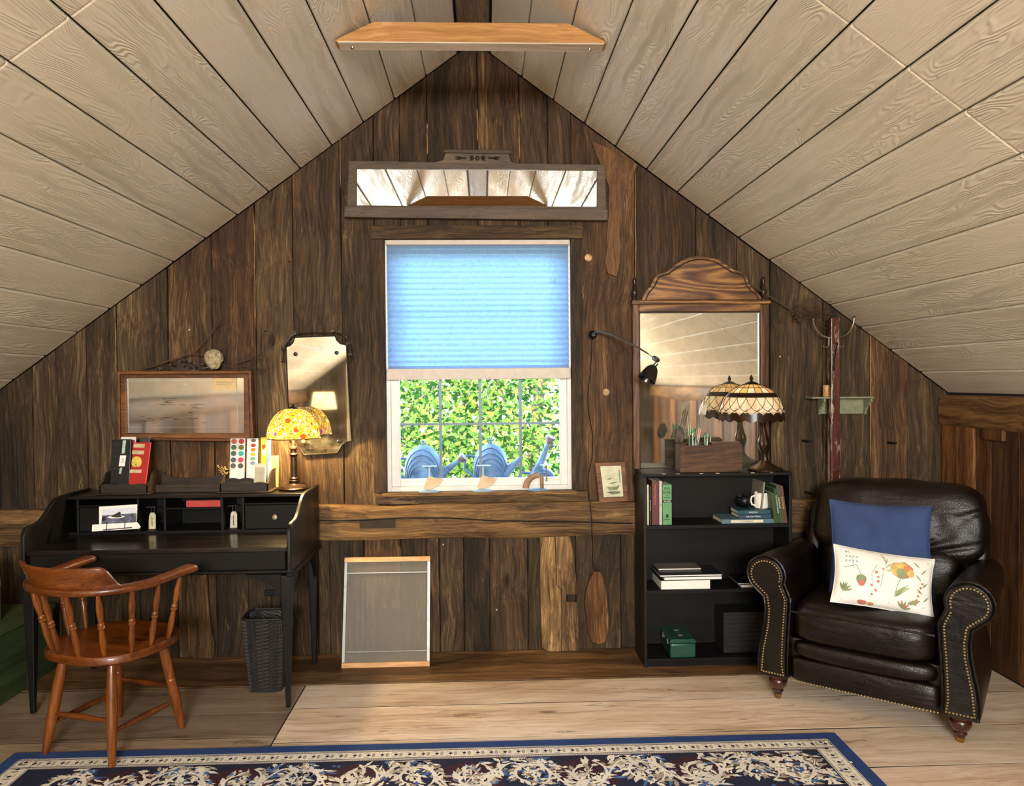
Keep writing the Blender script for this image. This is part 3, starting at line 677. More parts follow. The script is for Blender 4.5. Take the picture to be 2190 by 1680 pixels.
# hutch
hx0, hx1 = DX0+.018, DX1-.018
part('hutch_top', MB().box(hx0,hx1,HYF-.008,DYB,HT-.016,HT), M_BTOP, desk, bevel=.003, smooth=0)
part('hutch_back', MB().box(hx0,hx1,DYB-.012,DYB,DZ,HT-.016), M_BLACK, desk, smooth=0)
part('hutch_floor', MB().box(hx0,hx1,HYF,DYB-.012,DZ,DZ+.012), M_BLACK, desk, smooth=0)
vx = [P(px,1100,HYF).x for px in (295,352,475,520)]
hl = P(166,1100,HYF).x
for x in [hl]+vx: part('cubby_divider', MB().box(x-.005,x+.005,HYF,DYB-.012,DZ+.012,HT-.016), M_BLACKZ, desk, smooth=0, bevel=.001)
zm = P(410,1085,HYF).z
part('cubby_shelf', MB().box(vx[1]+.005,vx[2]-.005,HYF+.003,DYB-.012,zm-.008,zm), M_BLACK, desk, smooth=0, bevel=.001)
for a,b in ((hl+.005,vx[0]-.005),(vx[3]+.005,hx1)):
    z1 = P(570,1076,HYF).z
    part('cubby_shelf', MB().box(a,b,HYF+.003,DYB-.012,z1-.006,z1+.002), M_BLACK, desk, smooth=0, bevel=.001)
    d = part('drawer', MB().box(a+.004,b-.004,HYF-.003,DYB-.03,DZ+.015,z1-.008), M_BLACK, desk, smooth=0, bevel=.003)
    if a > -1.5:
        c = P(590,1104,HYF-.003); part('drawer_knob', MB().lathe([(.006,0),(.006,.35),(.012,.5),(.014,.75),(.010,.95),(.001,1)], axis=(c, c+Vector((0,-.026,0))), n=16), plain('pewter_knob','#b7ac90',.3,.6,var=.15), d)
# ---------------------------------------------------------------- captain's chair
ch = thing('captains_chair', "reddish brown wooden captain's chair with turned spindles, pulled up to the desk", 'chair', (-1.511,3.118,0), -math.radians(21))
def D_outline(k=1.0, n=40):
    o = []
    for i in range(n):
        w = 2*PI*i/n; c, s_ = math.cos(w), math.sin(w); e = .78
        o.append((math.copysign(abs(c)**e,c)*.232*k, math.copysign(abs(s_)**e,s_)*.222*k+.0))
    return o
mb = MB(); rings = [(.955,.392),(1.0,.400),(1.0,.418),(.975,.428),(.80,.427),(.5,.417),(.02,.414)]
n = 40; vs = []
for k,z in rings: vs += [(x,y,z) for x,y in D_outline(k,n)]
mb.add(vs, [tuple(range(n-1,-1,-1))]+[(i*n+j,i*n+(j+1)%n,(i+1)*n+(j+1)%n,(i+1)*n+j) for i in range(len(rings)-1) for j in range(n)])
part('seat', mb, M_CHAIR, ch, smooth=50)
legp = [(.0115,0),(.014,.05),(.017,.10),(.0195,.2),(.021,.36),(.021,.46),(.019,.52),(.0205,.53),(.0205,.545),(.017,.56),(.0195,.57),(.0195,.585),(.0185,.60),(.0205,.70),(.0195,.84),(.014,.98),(.012,1.0)]
legp2 = [(.012,0),(.015,.12),(.0195,.3),(.021,.5),(.020,.72),(.016,.95),(.013,1)]
feet = {}
for sx_ in (-1,1):
    for sy_ in (-1,1):
        b = Vector((sx_*.170, sy_*.180, .014 if (sx_,sy_) == (1,-1) else .002)); t_ = Vector((sx_*.120, sy_*.125, .40)); feet[(sx_,sy_)] = (b,t_)
        part('leg', MB().lathe(legp if sy_ > 0 else legp2, axis=(b,t_), n=16), M_CHAIRZ, ch)
def at(k, z): b,t_ = feet[k]; u = z/.4; return b.lerp(t_, u)
sp = [(.007,0),(.009,.15),(.0125,.5),(.009,.85),(.007,1)]
for a,b,z in (((-1,-1),(-1,1),.125),((1,-1),(1,1),.125),((-1,-1),(1,-1),.165),((-1,1),(1,1),.185)):
    part('stretcher', MB().lathe(sp, axis=(at(a,z),at(b,z)), n=12), M_CHAIR, ch)
def rail_pt(t):
    """arm bow, t from -1 (left arm end) to 1 (right arm end)"""
    s_ = 1 if t >= 0 else -1; u = abs(t)
    if u > .62: return Vector((s_*(.262+.012*(u-.62)/.38), -.05+(u-.62)/.38*.20, .690+.012*max(0,(u-.62)/.38)))
    w = u/.62*PI/2; return Vector((s_*.262*math.sin(w), -.05-.225*math.cos(w), .690))
def railfn(u, v):
    t = -1+2*u; p = rail_pt(t); q = rail_pt(min(1,t+.01)) - rail_pt(max(-1,t-.01)); d = q.normalized(); nrm = Vector((d.y,-d.x,0)).normalized()
    w = 2*PI*v; half = .028+.010*max(0,(abs(t)-.8)/.2); e = .6; hh = .0145
    if abs(t) > .985: half *= .6; hh *= .6
    if abs(t) >= .9999: half *= .2; hh *= .2
    c, s_ = math.cos(w), math.sin(w)
    return p + nrm*math.copysign(abs(c)**e,c)*half + Vector((0,0,1))*math.copysign(abs(s_)**e,s_)*hh
part('arm_rail', MB().grid(railfn, 70, 14, cv=True), M_CHAIR, ch, smooth=60)
mb = MB()
def crest(u, v):
    t = (-.40+.80*u); p = rail_pt(t); d = (rail_pt(t+.01)-rail_pt(t-.01)).normalized(); nrm = Vector((d.y,-d.x,0)).normalized()
    k = min(1, (min(u,1-u))/.14); h = .082*(k*k*(3-2*k))**.8+.002; tilt = .030
    prof = [(.012,0),(.010,h*.6),(.012,h-.006),(.006,h),(-.002,h),(-.008,h-.006),(-.008,h*.6),(-.010,0)]
    q = prof[int(round(v*7))]
    return p + nrm*(q[0]+ (q[1]/.082)*tilt*1.0) + Vector((0,0,.012+q[1]))
part('crest_rail', MB().grid(crest, 44, 8, cv=False).grid(lambda u,v: crest(u, v), 44, 2), M_CHAIR, ch, smooth=60)
spn = [(.006,0),(.009,.08),(.0125,.26),(.010,.40),(.0085,.455),(.013,.47),(.013,.49),(.009,.505),(.0125,.52),(.0125,.54),(.009,.56),(.0105,.62),(.013,.76),(.009,.93),(.007,1)]
for t in (-.86,-.66,-.46,-.27,-.09,.09,.27,.46,.66,.86):
    p = rail_pt(t); a = math.atan2(p.y+.0, p.x); 
    b = Vector((p.x*.80, p.y*.80 + (.01 if abs(t) < .6 else -.0), .42)); 
    part('spindle', MB().lathe(spn, axis=(b, p-Vector((0,0,.012))), n=12), M_CHAIRZ, ch)
# ---------------------------------------------------------------- wicker waste basket under the desk
def basket():
    t = thing('waste_basket', 'black woven waste basket standing under the right end of the desk', 'waste basket', (-1.045,3.64,0))
    cx, cy = -1.045, 3.64
    def fn(u, v):
        w = 2*PI*u; k = .078+.024*v; e = .42; c, s_ = math.cos(w), math.sin(w)
        r = 1+.018*math.sin(w*40)*(1 if int(v*40)%2 else -1)
        return (cx+math.copysign(abs(c)**e,c)*k*r, cy+math.copysign(abs(s_)**e,s_)*k*.86*r, .004+.345*v)
    part('woven_body', MB().grid(fn, 120, 41, cu=True), plain('basket_black','#191614',.6,var=.3,bump=.2), t, smooth=0)
    part('base', MB().prism([fn(i/24,.02)[:2] for i in range(24)], .004,.014,'z'), plain('basket_black',None), t, smooth=0)
    part('rim', MB().tube([Vector(fn(i/32,1))+Vector((0,0,.003)) for i in range(32)], .006, 6, closed=True), plain('basket_black',None), t)
basket()
# ---------------------------------------------------------------- window insect screen leaning on the wall
def screen():
    BL = PZ(733,1424,.0); Y0 = 3.86; zt = .535; x0, x1 = BL.x, PZ(920,1421,.0).x
    t = thing('insect_screen', 'small window insect screen with pale wooden rails, leaning against the lower planks', 'window screen', ((x0+x1)/2,Y0,0))
    Y1 = 3.985; M = lambda x,u,d=0: (x, Y0+(Y1-Y0)*u+d, .002+zt*u - d*.2)
    def rail(x0,x1,u0,u1,d0,d1,name,mat):
        part(name, MB().add([M(x0,u0,d0),M(x1,u0,d0),M(x1,u1,d0),M(x0,u1,d0),M(x0,u0,d1),M(x1,u0,d1),M(x1,u1,d1),M(x0,u1,d1)],[(0,1,2,3),(7,6,5,4),(0,4,5,1),(1,5,6,2),(2,6,7,3),(3,7,4,0)]), mat, t, smooth=0, bevel=.0015)
    al = plain('aluminium','#8c8c86',.4,.7,var=.08)
    rail(x0,x1,0,.045,-.008,.012,'wooden_rail',M_SCREENW); rail(x0,x1,.955,1,-.008,.012,'wooden_rail',M_SCREENW)
    rail(x0,x0+.016,.045,.955,-.005,.008,'metal_stile',al); rail(x1-.016,x1,.045,.955,-.005,.008,'metal_stile',al)
    rail(x0+.016,x1-.016,.848,.860,-.004,.006,'cross_bar',al); rail(x0+.016,x1-.016,.135,.143,.002,.006,'cross_bar',al)
    m = NT('insect_mesh'); tr = m.n('BsdfTransparent', {'Color':(1,1,1,1)}); d = m.n('BsdfDiffuse', {'Color':C('#9a958a')})
    m.l(m.n('MixShader', {0:.52,1:tr.outputs[0],2:d.outputs[0]}).outputs[0], m.out.inputs[0])
    mb = MB().add([M(x0+.01,.03,.0035),M(x1-.01,.03,.0035),M(x1-.01,.97,.0035),M(x0+.01,.97,.0035)],[(0,1,2,3)]); part('mesh_panel', mb, m.mat, t, smooth=0)
screen()
# boards leaning or hanging on the lower wall
def board(name, label, pts, y, th, mat, tint, hole=None):
    q = [P(px,py,y) for px,py in pts]; mb = MB().prism([(v.x,max(v.z,.006)) for v in q], y, y+th, 'y')
    o = single(name, label, 'board', mb, mat, smooth=0, bevel=.004, tint=tint, seg=1); return o
YW = WY-.010
t = thing('weathered_board', 'grey weathered board with a small square mortise, standing against the lower planks', 'board', (P(1195,1390,YW-.03).x,YW-.03,0))
q = [P(px,py,YW-.025) for px,py in ((1153,1141),(1213,1140),(1221,1152),(1228,1190),(1232,1230),(1234,1271),(1211,1271),(1211,1287),(1235,1287),(1240,1398),(1172,1399),(1160,1385),(1157,1330),(1155,1240))]
part('board', MB().prism([(v.x,max(v.z,.006)) for v in q], YW-.025, YW-.003,'y'), M_BARN, t, smooth=0, bevel=.003, tint=(3.0,2.9,2.6), seg=1)
cr2 = [P(px,py,YW-.026) for px,py in ((1187,1142),(1189,1200),(1190,1250),(1201,1260),(1202,1330),(1201,1396))]
part('long_crack', MB().tube(cr2, .002, 4), M_DARKVOID, t)
board('bark_slab', 'pointed brown slab of barked wood hanging on the planks left of the bookcase', ((1272,1221),(1284,1222),(1290,1236),(1298,1270),(1302,1320),(1303,1322),(1302,1350),(1296,1372),(1283,1379),(1266,1374),(1258,1355),(1254,1320),(1250,1290),(1254,1262),(1262,1240)), WY-.045, .032, M_BARN, (2.4,1.8,1.4))
board('short_board', 'short light brown board under the girt beam, top of it showing above the insect screen', ((780,1152),(850,1152),(852,1165),(858,1172),(857,1210),(856,1300),(782,1300)), WY-.024, .015, M_BARN, (1.7,1.5,1.3))
board('loose_board', 'worn greyish board with a broken foot leaning on the planks under the desk', ((400,1180),(440,1182),(446,1300),(452,1350),(460,1385),(456,1408),(415,1412),(402,1395),(398,1300)), WY-.030, .020, M_BARN, (1.7,1.6,1.35))
# ---------------------------------------------------------------- bookcase
BX0, BX1, BYF, BYB, BT = .796, 1.555, 3.770, 3.992, .982
bc = thing('bookcase', 'low black painted bookcase under the tall oak mirror', 'bookcase', ((BX0+BX1)/2,BYF,0))
th = .016
part('side_board', MB().box(BX0,BX0+th,BYF,BYB,.002,BT-th), M_BLACKZ, bc, bevel=.002, smooth=0, tint=1.3)
part('side_board', MB().box(BX1-th,BX1,BYF,BYB,.002,BT-th), M_BLACKZ, bc, bevel=.002, smooth=0, tint=1.3)
part('top_board', MB().box(BX0,BX1,BYF,BYB,BT-th,BT), M_BLACK, bc, bevel=.002, smooth=0, tint=1.6)
part('back_board', MB().box(BX0+th,BX1-th,BYB-.008,BYB,.05,BT-th), M_BLACK, bc, smooth=0, tint=1.2)
S1, S2, S3 = .720, .392, .045
for z in (S1,S2,S3): part('shelf', MB().box(BX0+th,BX1-th,BYF+.003,BYB-.008,z-.018,z), M_BLACK, bc, bevel=.0015, smooth=0, tint=1.3)
part('plinth', MB().box(BX0+th,BX1-th,BYF+.012,BYF+.028,.002,S3-.018), M_BLACK, bc, smooth=0)
# wear chips on the edges
ch_m = plain('chipped_edge','#b69a78',.7,var=.2)
for (px,py) in ((1500,1016),(1535,1015),(1610,1013),(1650,1012),(1420,1018),(1450,1017)):
    c0 = P(px,py,BYF-.0008); part('paint_chip', MB().box(c0.x-.009,c0.x+.009,BYF-.0008,BYF+.001,BT-.0035,BT+.0006), ch_m, bc, smooth=0)
def bx(px, y=BYF+.02, py=1100): return P(px,py,y).x
def book(label, x0, x1, y0, y1, z0, z1, col, group=None, spine='front', lean=0.0, flat=False, name='book'):
    """upright: spine faces the room; flat: lies with spine to the room"""
    t = thing(name, label, 'book', ((x0+x1)/2,y0,z0), lean and 0 or 0, group)
    cm = plain('cover_'+col.strip('#'), col, .55, var=.08); sh = lambda z: lean*(z-z0)
    def shr(mb):
        mb.v = [Vector((v.x+sh(v.z), v.y, v.z)) for v in mb.v]; return mb
    c = .0022
    if not flat:
        part('cover', shr(MB().box(x0,x1,y0,y0+c,z0,z1).box(x0,x0+c,y0+c,y1,z0,z1).box(x1-c,x1,y0+c,y1,z0,z1)), cm, t, bevel=.001, smooth=0)
        part('pages', shr(MB().box(x0+c,x1-c,y0+c,y1-.004,z0+.003,z1-.003)), M_CREAM, t, smooth=0)
    else:
        part('cover', MB().box(x0,x1,y0,y0+c,z0,z1).box(x0,x1,y0+c,y1,z0,z0+c).box(x0,x1,y0+c,y1,z1-c,z1), cm, t, bevel=.001, smooth=0)
        part('pages', MB().box(x0+.004,x1-.004,y0+c,y1-.004,z0+c,z1-c), M_CREAM, t, smooth=0)
    return t
M_GOLD = plain('gilt_lettering','#e8c98a',.4,var=.05); M_WHT = plain('white_lettering','#f2efe6',.6,var=.02)
def vtext(s, size, mat, t, x, y, z, down=True, sx=1.0): text(s, size, mat, t, frame((x,y,z),(0,0,-1),(1,0,0)), sx=sx)
def htext(s, size, mat, t, x, y, z, sx=1.0): text(s, size, mat, t, frame((x,y,z),(1,0,0),(0,0,1)), sx=sx)
y0 = BYF+.018
# left row, upright
def up(label, pa, pb, ptop, col, depth=.14, lean=0, yy=None):
    yy = yy or y0; return book(label, P(pa,1100,yy).x+.0006, P(pb,1100,yy).x-.0006, yy, yy+depth, S1+.0005, P((pa+pb)/2,ptop,yy).z, col, lean=lean), (P(pa,1100,yy).x+P(pb,1100,yy).x)/2
up('thin cream paperback, leftmost book on the top shelf', 1384,1388,1036,'#d6d2a0')
b,xm = up('thin dark booklet with white print, second from the left on the top shelf', 1389,1393,1038,'#23231f'); vtext('HOW TO LIVE WELL', .006, M_WHT, b, xm, y0-.0006, S1+.10)
b,xm = up('maroon hardback with orange lettering reading Living on a Few Acres', 1394,1409,1028,'#5e2a28'); vtext('Living on a Few Acres', .0125, plain('orange_lettering','#e08a4a',.6), b, xm, y0-.0006, S1+.155, sx=.92)
b,xm = up('slim white and grey book between the maroon and the green hardbacks', 1410,1416,1028,'#c9c4bf'); vtext('FARM', .006, M_INK, b, xm, y0-.0006, S1+.10)
b,xm = up('green hardback with black lettering reading Five Acres', 1417,1437,1036,'#5f9c63')
zt = P(1427,1036,y0).z
htext('FIVE', .021, M_INK, b, xm, y0-.0008, zt-.021, .78); htext('ACRES', .021, M_INK, b, xm, y0-.0008, zt-.040, .70); htext('and', .008, M_INK, b, xm, y0-.0008, zt-.055); htext('Independence', .009, M_INK, b, xm, y0-.0008, zt-.064, .72)
part('spine_band', MB().box(xm-.023,xm+.023,y0-.0006,y0+.0004,zt-.090,zt-.078), M_INK, b, smooth=0); htext('M.G. KAINS', .009, M_WHT, b, xm, y0-.0014, zt-.084, .75)
part('spine_emblem', MB().box(xm-.006,xm+.006,y0-.0006,y0+.0004,zt-.166,zt-.150), M_INK, b, smooth=0); htext('GREENBERG', .007, M_INK, b, xm, y0-.0008, zt-.176, .85)
# right leaning row
def upr(label, pa, pb, ptop, col, lean=-.13, dp=.15, yoff=0): return up(label, pa, pb, ptop, col, dp, lean, y0+yoff)
gx = P(1652,1120,y0).x
rowr = [('thick olive green hardback leaning right of the mug',.020,.155,'#3b4a22'),('slim dark green hardback with pale lettering in the leaning row',.014,.176,'#2f4a2c'),('slim bright green book with a blue foot in the leaning row',.010,.188,'#2d5e33'),('brown hardback with lettering down the spine, rightmost on the top shelf',.026,.190,'#5a3b30')]
gx = P(1656,1120,y0).x
tx = ['', 'THE COUNTRY READER', 'GARDEN FARM', 'WILD PLACES']
for (lb,w,h,col), s_ in zip(rowr, tx):
    b = book(lb, gx, gx+w-.0008, y0, y0+.15, S1+.0005, S1+h, col, lean=-.13)
    if s_: 
        M = frame((gx+w/2-.13*h*.55, y0-.0006, S1+h*.55),(.13,0,-1),(1,0,.13)); text(s_, .0105 if w > .02 else .0085, M_GOLD if w > .02 else M_WHT, b, M)
    gx += w
b = book('large grey picture book leaning behind the white mug', P(1622,1100,y0+.05).x, P(1622,1100,y0+.05).x+.008, y0+.03, y0+.19, S1+.0005, S1+.205, '#8d8474', lean=.10)
# flat stack
def flatb(label, pa, pb, z0, z1, yf, depth, col): return book(label, P(pa,1100,yf).x, P(pb,1100,yf).x, yf, yf+depth, z0, z1, col, flat=True)
yb_ = BYF+.022
fb = flatb('grey blue picture book at the bottom of the flat stack, cream spine label', 1544,1656,S1+.0005,S1+.022,yb_,.17,'#5b7480')
a0, b0 = P(1563,1100,yb_).x, P(1632,1100,yb_).x
part('spine_label', MB().box(a0,b0,yb_-.0008,yb_+.0003,S1+.005,S1+.018), M_CREAM, fb, smooth=0); htext('A LITTLE PERFECTION', .0085, plain('brown_lettering','#5a4a34',.7), fb, (a0+b0)/2, yb_-.0012, S1+.0115, .8)
fb = flatb('dark blue hardback second in the flat stack, white script on its spine', 1580,1650,S1+.0235,S1+.044,yb_+.006,.13,'#27415c'); htext('Life from Within', .011, M_WHT, fb, P(1612,1100,yb_).x, yb_+.0052, S1+.034)
fb = flatb('teal blue hardback on top of the flat stack under the mug', 1578,1648,S1+.0455,S1+.065,yb_+.008,.13,'#1f4a58'); htext('WALDEN', .011, M_WHT, fb, P(1612,1100,yb_).x, yb_+.0072, S1+.055)
# mug and black inkpot vase
mx, my, mz = P(1628,1090,yb_+.07).x, yb_+.072, S1+.0665
mug = thing('mug', 'white china mug holding a dark brush, on top of the flat books', 'mug', (mx,my,mz))
hh = .080; r = .036
china = plain('white_china','#f4efe2',.25,var=.02,coat=.4)
part('mug_body', MB().lathe([(r*.9,0),(r,.004),(r,hh),(r-.003,hh),(r-.004,.006),(.001,.005)],(mx,my,mz),28,caps=False), china, mug)
part('mug_handle', MB().tube([(mx-r+.003,my-.006,mz+hh*.82),(mx-r-.017,my-.010,mz+hh*.75),(mx-r-.022,my-.010,mz+hh*.5),(mx-r-.015,my-.010,mz+hh*.25),(mx-r+.003,my-.006,mz+hh*.18)], .0048, 8), china, mug)
single('dark_brush', 'dark brush standing in the white mug', 'brush', MB().tube([(mx+.0,my,mz+.012),(mx+.008,my+.01,mz+.14)], [.003,.0045], 8), M_IRON)
vx_, vy_ = P(1600,1090,yb_+.08).x-.018, yb_+.085
mb = MB().ball((vx_,vy_,mz+.035), .035, 14, 9); 
t = thing('black_ornament', 'round black spiky ornament left of the white mug', 'ornament', (vx_,vy_,mz)); part('round_body', mb, M_IRON, t)
for a_,e_ in ((2.4,.8),(2.9,.3),(1.9,1.1),(2.6,-.1),(1.2,1.2),(2.2,.45)):
    d_ = Vector((math.cos(a_)*math.cos(e_), -.4, math.sin(e_))).normalized(); c0 = Vector((vx_,vy_,mz+.035))
    part('spike', MB().tube([c0+d_*.03, c0+d_*.062], [.0025,.001], 5), M_CHROME, t)
# second shelf: big books and magazines
def shelfbook(label, pa, pb, z0, z1, yf, depth, col, name='book', pages=True, top=None):
    x0, x1 = P(pa,1240,yf).x, P(pb,1240,yf).x
    t = thing(name, label, 'book' if name == 'book' else 'magazine', ((x0+x1)/2,yf,z0)); cm = plain('cover_'+col.strip('#'), col, .35, var=.2)
    part('cover', MB().box(x0,x1,yf,yf+depth,z0,z0+.0018).box(x0,x1,yf,yf+depth,z1-.0018,z1), cm, t, smooth=0); part('pages', MB().box(x0+.003,x1-.003,yf+.002,yf+depth,z0+.0018,z1-.0018), M_WHITE, t, smooth=0)
    return t
shelfbook('big black portfolio box standing under the books on the middle shelf', 1413,1520, S2+.0005, S2+.048, BYF+.010,.20,'#101312')
shelfbook('thick white paged book second in the pile on the middle shelf', 1420,1545, S2+.049, S2+.066, BYF+.008,.18,'#141414')
shelfbook('black covered magazine pile top on the middle shelf, white page edges', 1411,1545, S2+.067, S2+.077, BYF+.006,.19,'#15130f')
shelfbook('glossy coloured magazine resting on the black pile on the middle shelf', 1408,1500, S2+.078, S2+.086, BYF+.10,.12,'#77705f', name='magazine')
shelfbook('low pile of white paged albums behind the armchair arm on the middle shelf', 1585,1680, S2+.0005, S2+.018, BYF+.020,.17,'#1a1714')
shelfbook('thin black album on the low pile behind the armchair arm', 1578,1672, S2+.019, S2+.027, BYF+.016,.17,'#0f0e0d')
# green metal box
gx0, gx1 = P(1434,1400,BYF+.002).x, P(1489,1400,BYF+.002).x
t = thing('metal_box', 'green enamelled metal box with a hinged lid on the bottom shelf', 'box', ((gx0+gx1)/2,BYF+.004,S3))
M_GRN = plain('green_enamel','#15493d',.35,.2,var=.15,coat=.3)
part('box_body', MB().box(gx0,gx1,BYF+.004,BYF+.215,S3+.0005,S3+.075), M_GRN, t, bevel=.008, smooth=30, seg=3)
lid = part('lid', MB().prism([(gx0-.002,S3+.077),(gx1+.002,S3+.077),(gx1+.002,S3+.088),(gx1-.010,S3+.098),(gx0+.010,S3+.098),(gx0-.002,S3+.088)], BYF+.002, BYF+.217,'y'), M_GRN, t, bevel=.003, smooth=30)
part('lock_button', MB().ball(((gx0+gx1)/2,BYF+.002,S3+.034), .004, 8, 5), M_CHROME, t)
for k in (0,1): part('side_latch', MB().box(gx0-.006,gx0,BYF+.05+k*.10,BYF+.07+k*.10,S3+.06,S3+.085), M_CHROME, t, smooth=0)
mb = MB().box((gx0+gx1)/2-.012,(gx0+gx1)/2+.012,BYF+.06,BYF+.064,S3+.098,S3+.101).box((gx0+gx1)/2-.012,(gx0+gx1)/2+.012,BYF+.14,BYF+.144,S3+.098,S3+.101); part('handle_hinge', mb, M_CHROME, t, smooth=0)
# dark ribbed storage basket in the lower right
cx0, cx1 = P(1550,1350,BYF+.04).x, P(1655,1350,BYF+.04).x
t = thing('wire_file_basket', 'dark ribbed file basket in the shadow of the bottom shelf', 'basket', ((cx0+cx1)/2,BYF+.04,S3))
part('basket_box', MB().box(cx0,cx1,BYF+.06,BYF+.22,S3+.0005,S3+.21), plain('dark_basket','#080706',.6,var=.2), t, bevel=.004, smooth=0)
for k in range(9): part('rib', MB().tube([(cx0,BYF+.057,S3+.015+.023*k),(cx1,BYF+.057,S3+.015+.023*k)], .0018, 5), plain('dark_rib','#241d17',.5), t)
# ---------------------------------------------------------------- leather armchair (local frame: x along the front, -y towards the room)
ac = thing('leather_armchair', 'dark brown leather armchair with rolled arms and brass nailheads, turned towards the room', 'armchair', (1.575,3.115,0), -math.radians(39))
def arm_outline(n=18):
    """(x,z) of the left arm front, outside on the left; mirrored for the right"""
    pts = []
    cx, cz, r = -.395, .572, .088
    for i in range(n+1):                                    # roll, from inner side over the top to the outer underside
        w = math.radians(-20 + 240*i/n); pts.append((cx+math.cos(w)*r, cz+math.sin(w)*r))
    pts += [(-.408,.47),(-.402,.42),(-.405,.36),(-.416,.30),(-.428,.24),(-.434,.18),(-.430,.118)]
    pts += [(-.300,.118),(-.300,.18),(-.298,.26),(-.294,.34),(-.288,.42),(-.286,.48)]
    return pts
def inset(pts, d):
    n = len(pts); out = []
    area = sum(pts[i][0]*pts[(i+1)%n][1]-pts[(i+1)%n][0]*pts[i][1] for i in range(n))
    s_ = 1 if area > 0 else -1
    for i in range(n):
        a, b, c = Vector(pts[i-1]), Vector(pts[i]), Vector(pts[(i+1)%n])
        t = ((b-a).normalized()+(c-b).normalized()); t = t.normalized() if t.length > 1e-6 else (c-b).normalized()
        nn = Vector((-t.y, t.x))*s_; q = b+nn*d; out.append((q.x,q.y))
    return out
M_NAIL = plain('brass_nail', '#e8cc90', .35, .85, var=.1)
for s in (-1,1):
    O = arm_outline(); O = [(p[0]*(-s), p[1]) for p in O]
    mb = MB(); ys_ = [0.0,.02,.10,.25,.43,.58,.68,.72]; n = len(O); vs = []
    cxm = -s*-.36
    for k, y in enumerate(ys_):
        ins = [.012,0,.0,.004,.008,.012,.02,.05][k]
        for (x,z) in inset(O, ins): vs.append((x, y, z + (0 if z < .35 else -.02*(y/.78))))
    mb.add(vs, [tuple(range(n)), tuple(range((len(ys_)-1)*n, len(ys_)*n))]+[(k*n+j,k*n+(j+1)%n,(k+1)*n+(j+1)%n,(k+1)*n+j) for k in range(len(ys_)-1) for j in range(n)])
    arm = part('arm', mb, M_LEATHER, ac, smooth=50)
    F = inset(O, .010)
    part('front_panel', MB().prism(F, -.016, .004,'y'), M_LEATHER, arm, bevel=.006, smooth=40, seg=3)
    part('piping', MB().tube([(x,-.004,z) for x,z in inset(O,.003)], .0055, 6, closed=True), M_LEATHER, arm)
    # nailheads along the inset outline
    I = inset(O, .024); mb = MB(); L = []
    for a, b in zip(I, I[1:]+I[:1]):
        L.append((Vector(a), Vector(b)))
    step = .0125; acc = 0
    for a, b in L:
        d = (b-a).length; u = -acc
        while u+step <= d:
            u += step; q = a.lerp(b, u/d) if d > 0 else a
            mb.lathe([(.0045,0),(.0036,.5),(.001,1)], axis=((q.x,-.0158,q.y),(q.x,-.0195,q.y)), n=6)
        acc = d-u
    part('nailheads', mb, M_NAIL, arm, kind='stuff')
# seat cushion, front rolls, lower panel
def wr(q, k=.006):
    nz = mnoise.noise(Vector((q.x*6, q.y*6, q.z*6+3)))
    return q + q.normalized()*nz*k*1.6 if q.length > 0 else q
part('seat_cushion', MB().rbox((0,.275,.385), (.292,.315,.088), 5.5, 44, 20, lambda q: wr(Vector((q.x,q.y,q.z+(.018*(1-(q.x/.3)**2)*(1-(q.y/.33)**2) if q.z > 0 else 0))))), M_LEATHER, ac, smooth=180)
part('cushion_piping', MB().tube([(-.280,-.028,.432),(-.15,-.037,.436),(0,-.039,.437),(.15,-.037,.436),(.280,-.028,.432)], .005, 6), M_LEATHER, ac)
part('front_roll', MB().rbox((0,.10,.262), (.292,.125,.045), 4, 32, 12), M_LEATHER, ac, smooth=180)
part('lower_front_panel', MB().rbox((0,.10,.172), (.292,.115,.055), 9, 32, 12), M_LEATHER, ac, smooth=180)
part('seat_base', MB().box(-.30,.30,.03,.70,.116,.30), M_LEATHER, ac, bevel=.01, smooth=0)
mb = MB()
for i in range(46): 
    x = -.288+.576*i/45; mb.ball((x,-.012,.123), .0035, 6, 4)
part('lower_nail_row', mb, M_NAIL, ac, kind='stuff')
# back: upper pillow, lumbar pillow, outer shell
def tilt(q, k=.20): return Vector((q.x, q.y + q.z*k, q.z))
def uppil(q):
    fold = 0
    if q.y < 0:
        for (a_, b_, c_) in ((.5,-.02,.011),(.42,-.075,.012),(.30,-.125,.010),(.2,.03,.006)):
            dd = q.z - (b_ + a_*(q.x-.15)); fold -= c_*math.exp(-(dd/.012)**2)*max(0,min(1,(q.x-.02)/.15))
        fold -= .004*math.exp(-((q.x+.10)/.006)**2) + .004*math.exp(-((q.x-.06)/.006)**2)
    q2 = wr(q,.010); return tilt(Vector((q2.x, q2.y - fold, q2.z)))
part('upper_back_pillow', MB().rbox((.03,.62,.772), (.372,.115,.185), 4.2, 150, 70, uppil), M_LEATHER, ac, smooth=180)
part('lumbar_pillow', MB().rbox((.01,.555,.545), (.30,.12,.13), 4.5, 50, 22, lambda q: tilt(wr(q,.012))), M_LEATHER, ac, smooth=180)
part('outer_back', MB().rbox((.01,.715,.50), (.365,.05,.385), 8, 40, 20, lambda q: Vector((q.x*(1-.04*(q.z/.4)), q.y+max(0,q.z)*.08, q.z))), M_LEATHER, ac, smooth=180)
for s in (-1,1):
    part('back_wing', MB().rbox((s*.36+.01,.66,.64), (.04,.08,.18), 4, 20, 14, lambda q: tilt(q,.2)), M_LEATHER, ac, smooth=180)
M_LEG = plain('turned_leg','#3c150b',.22,var=.25,coat=.6)
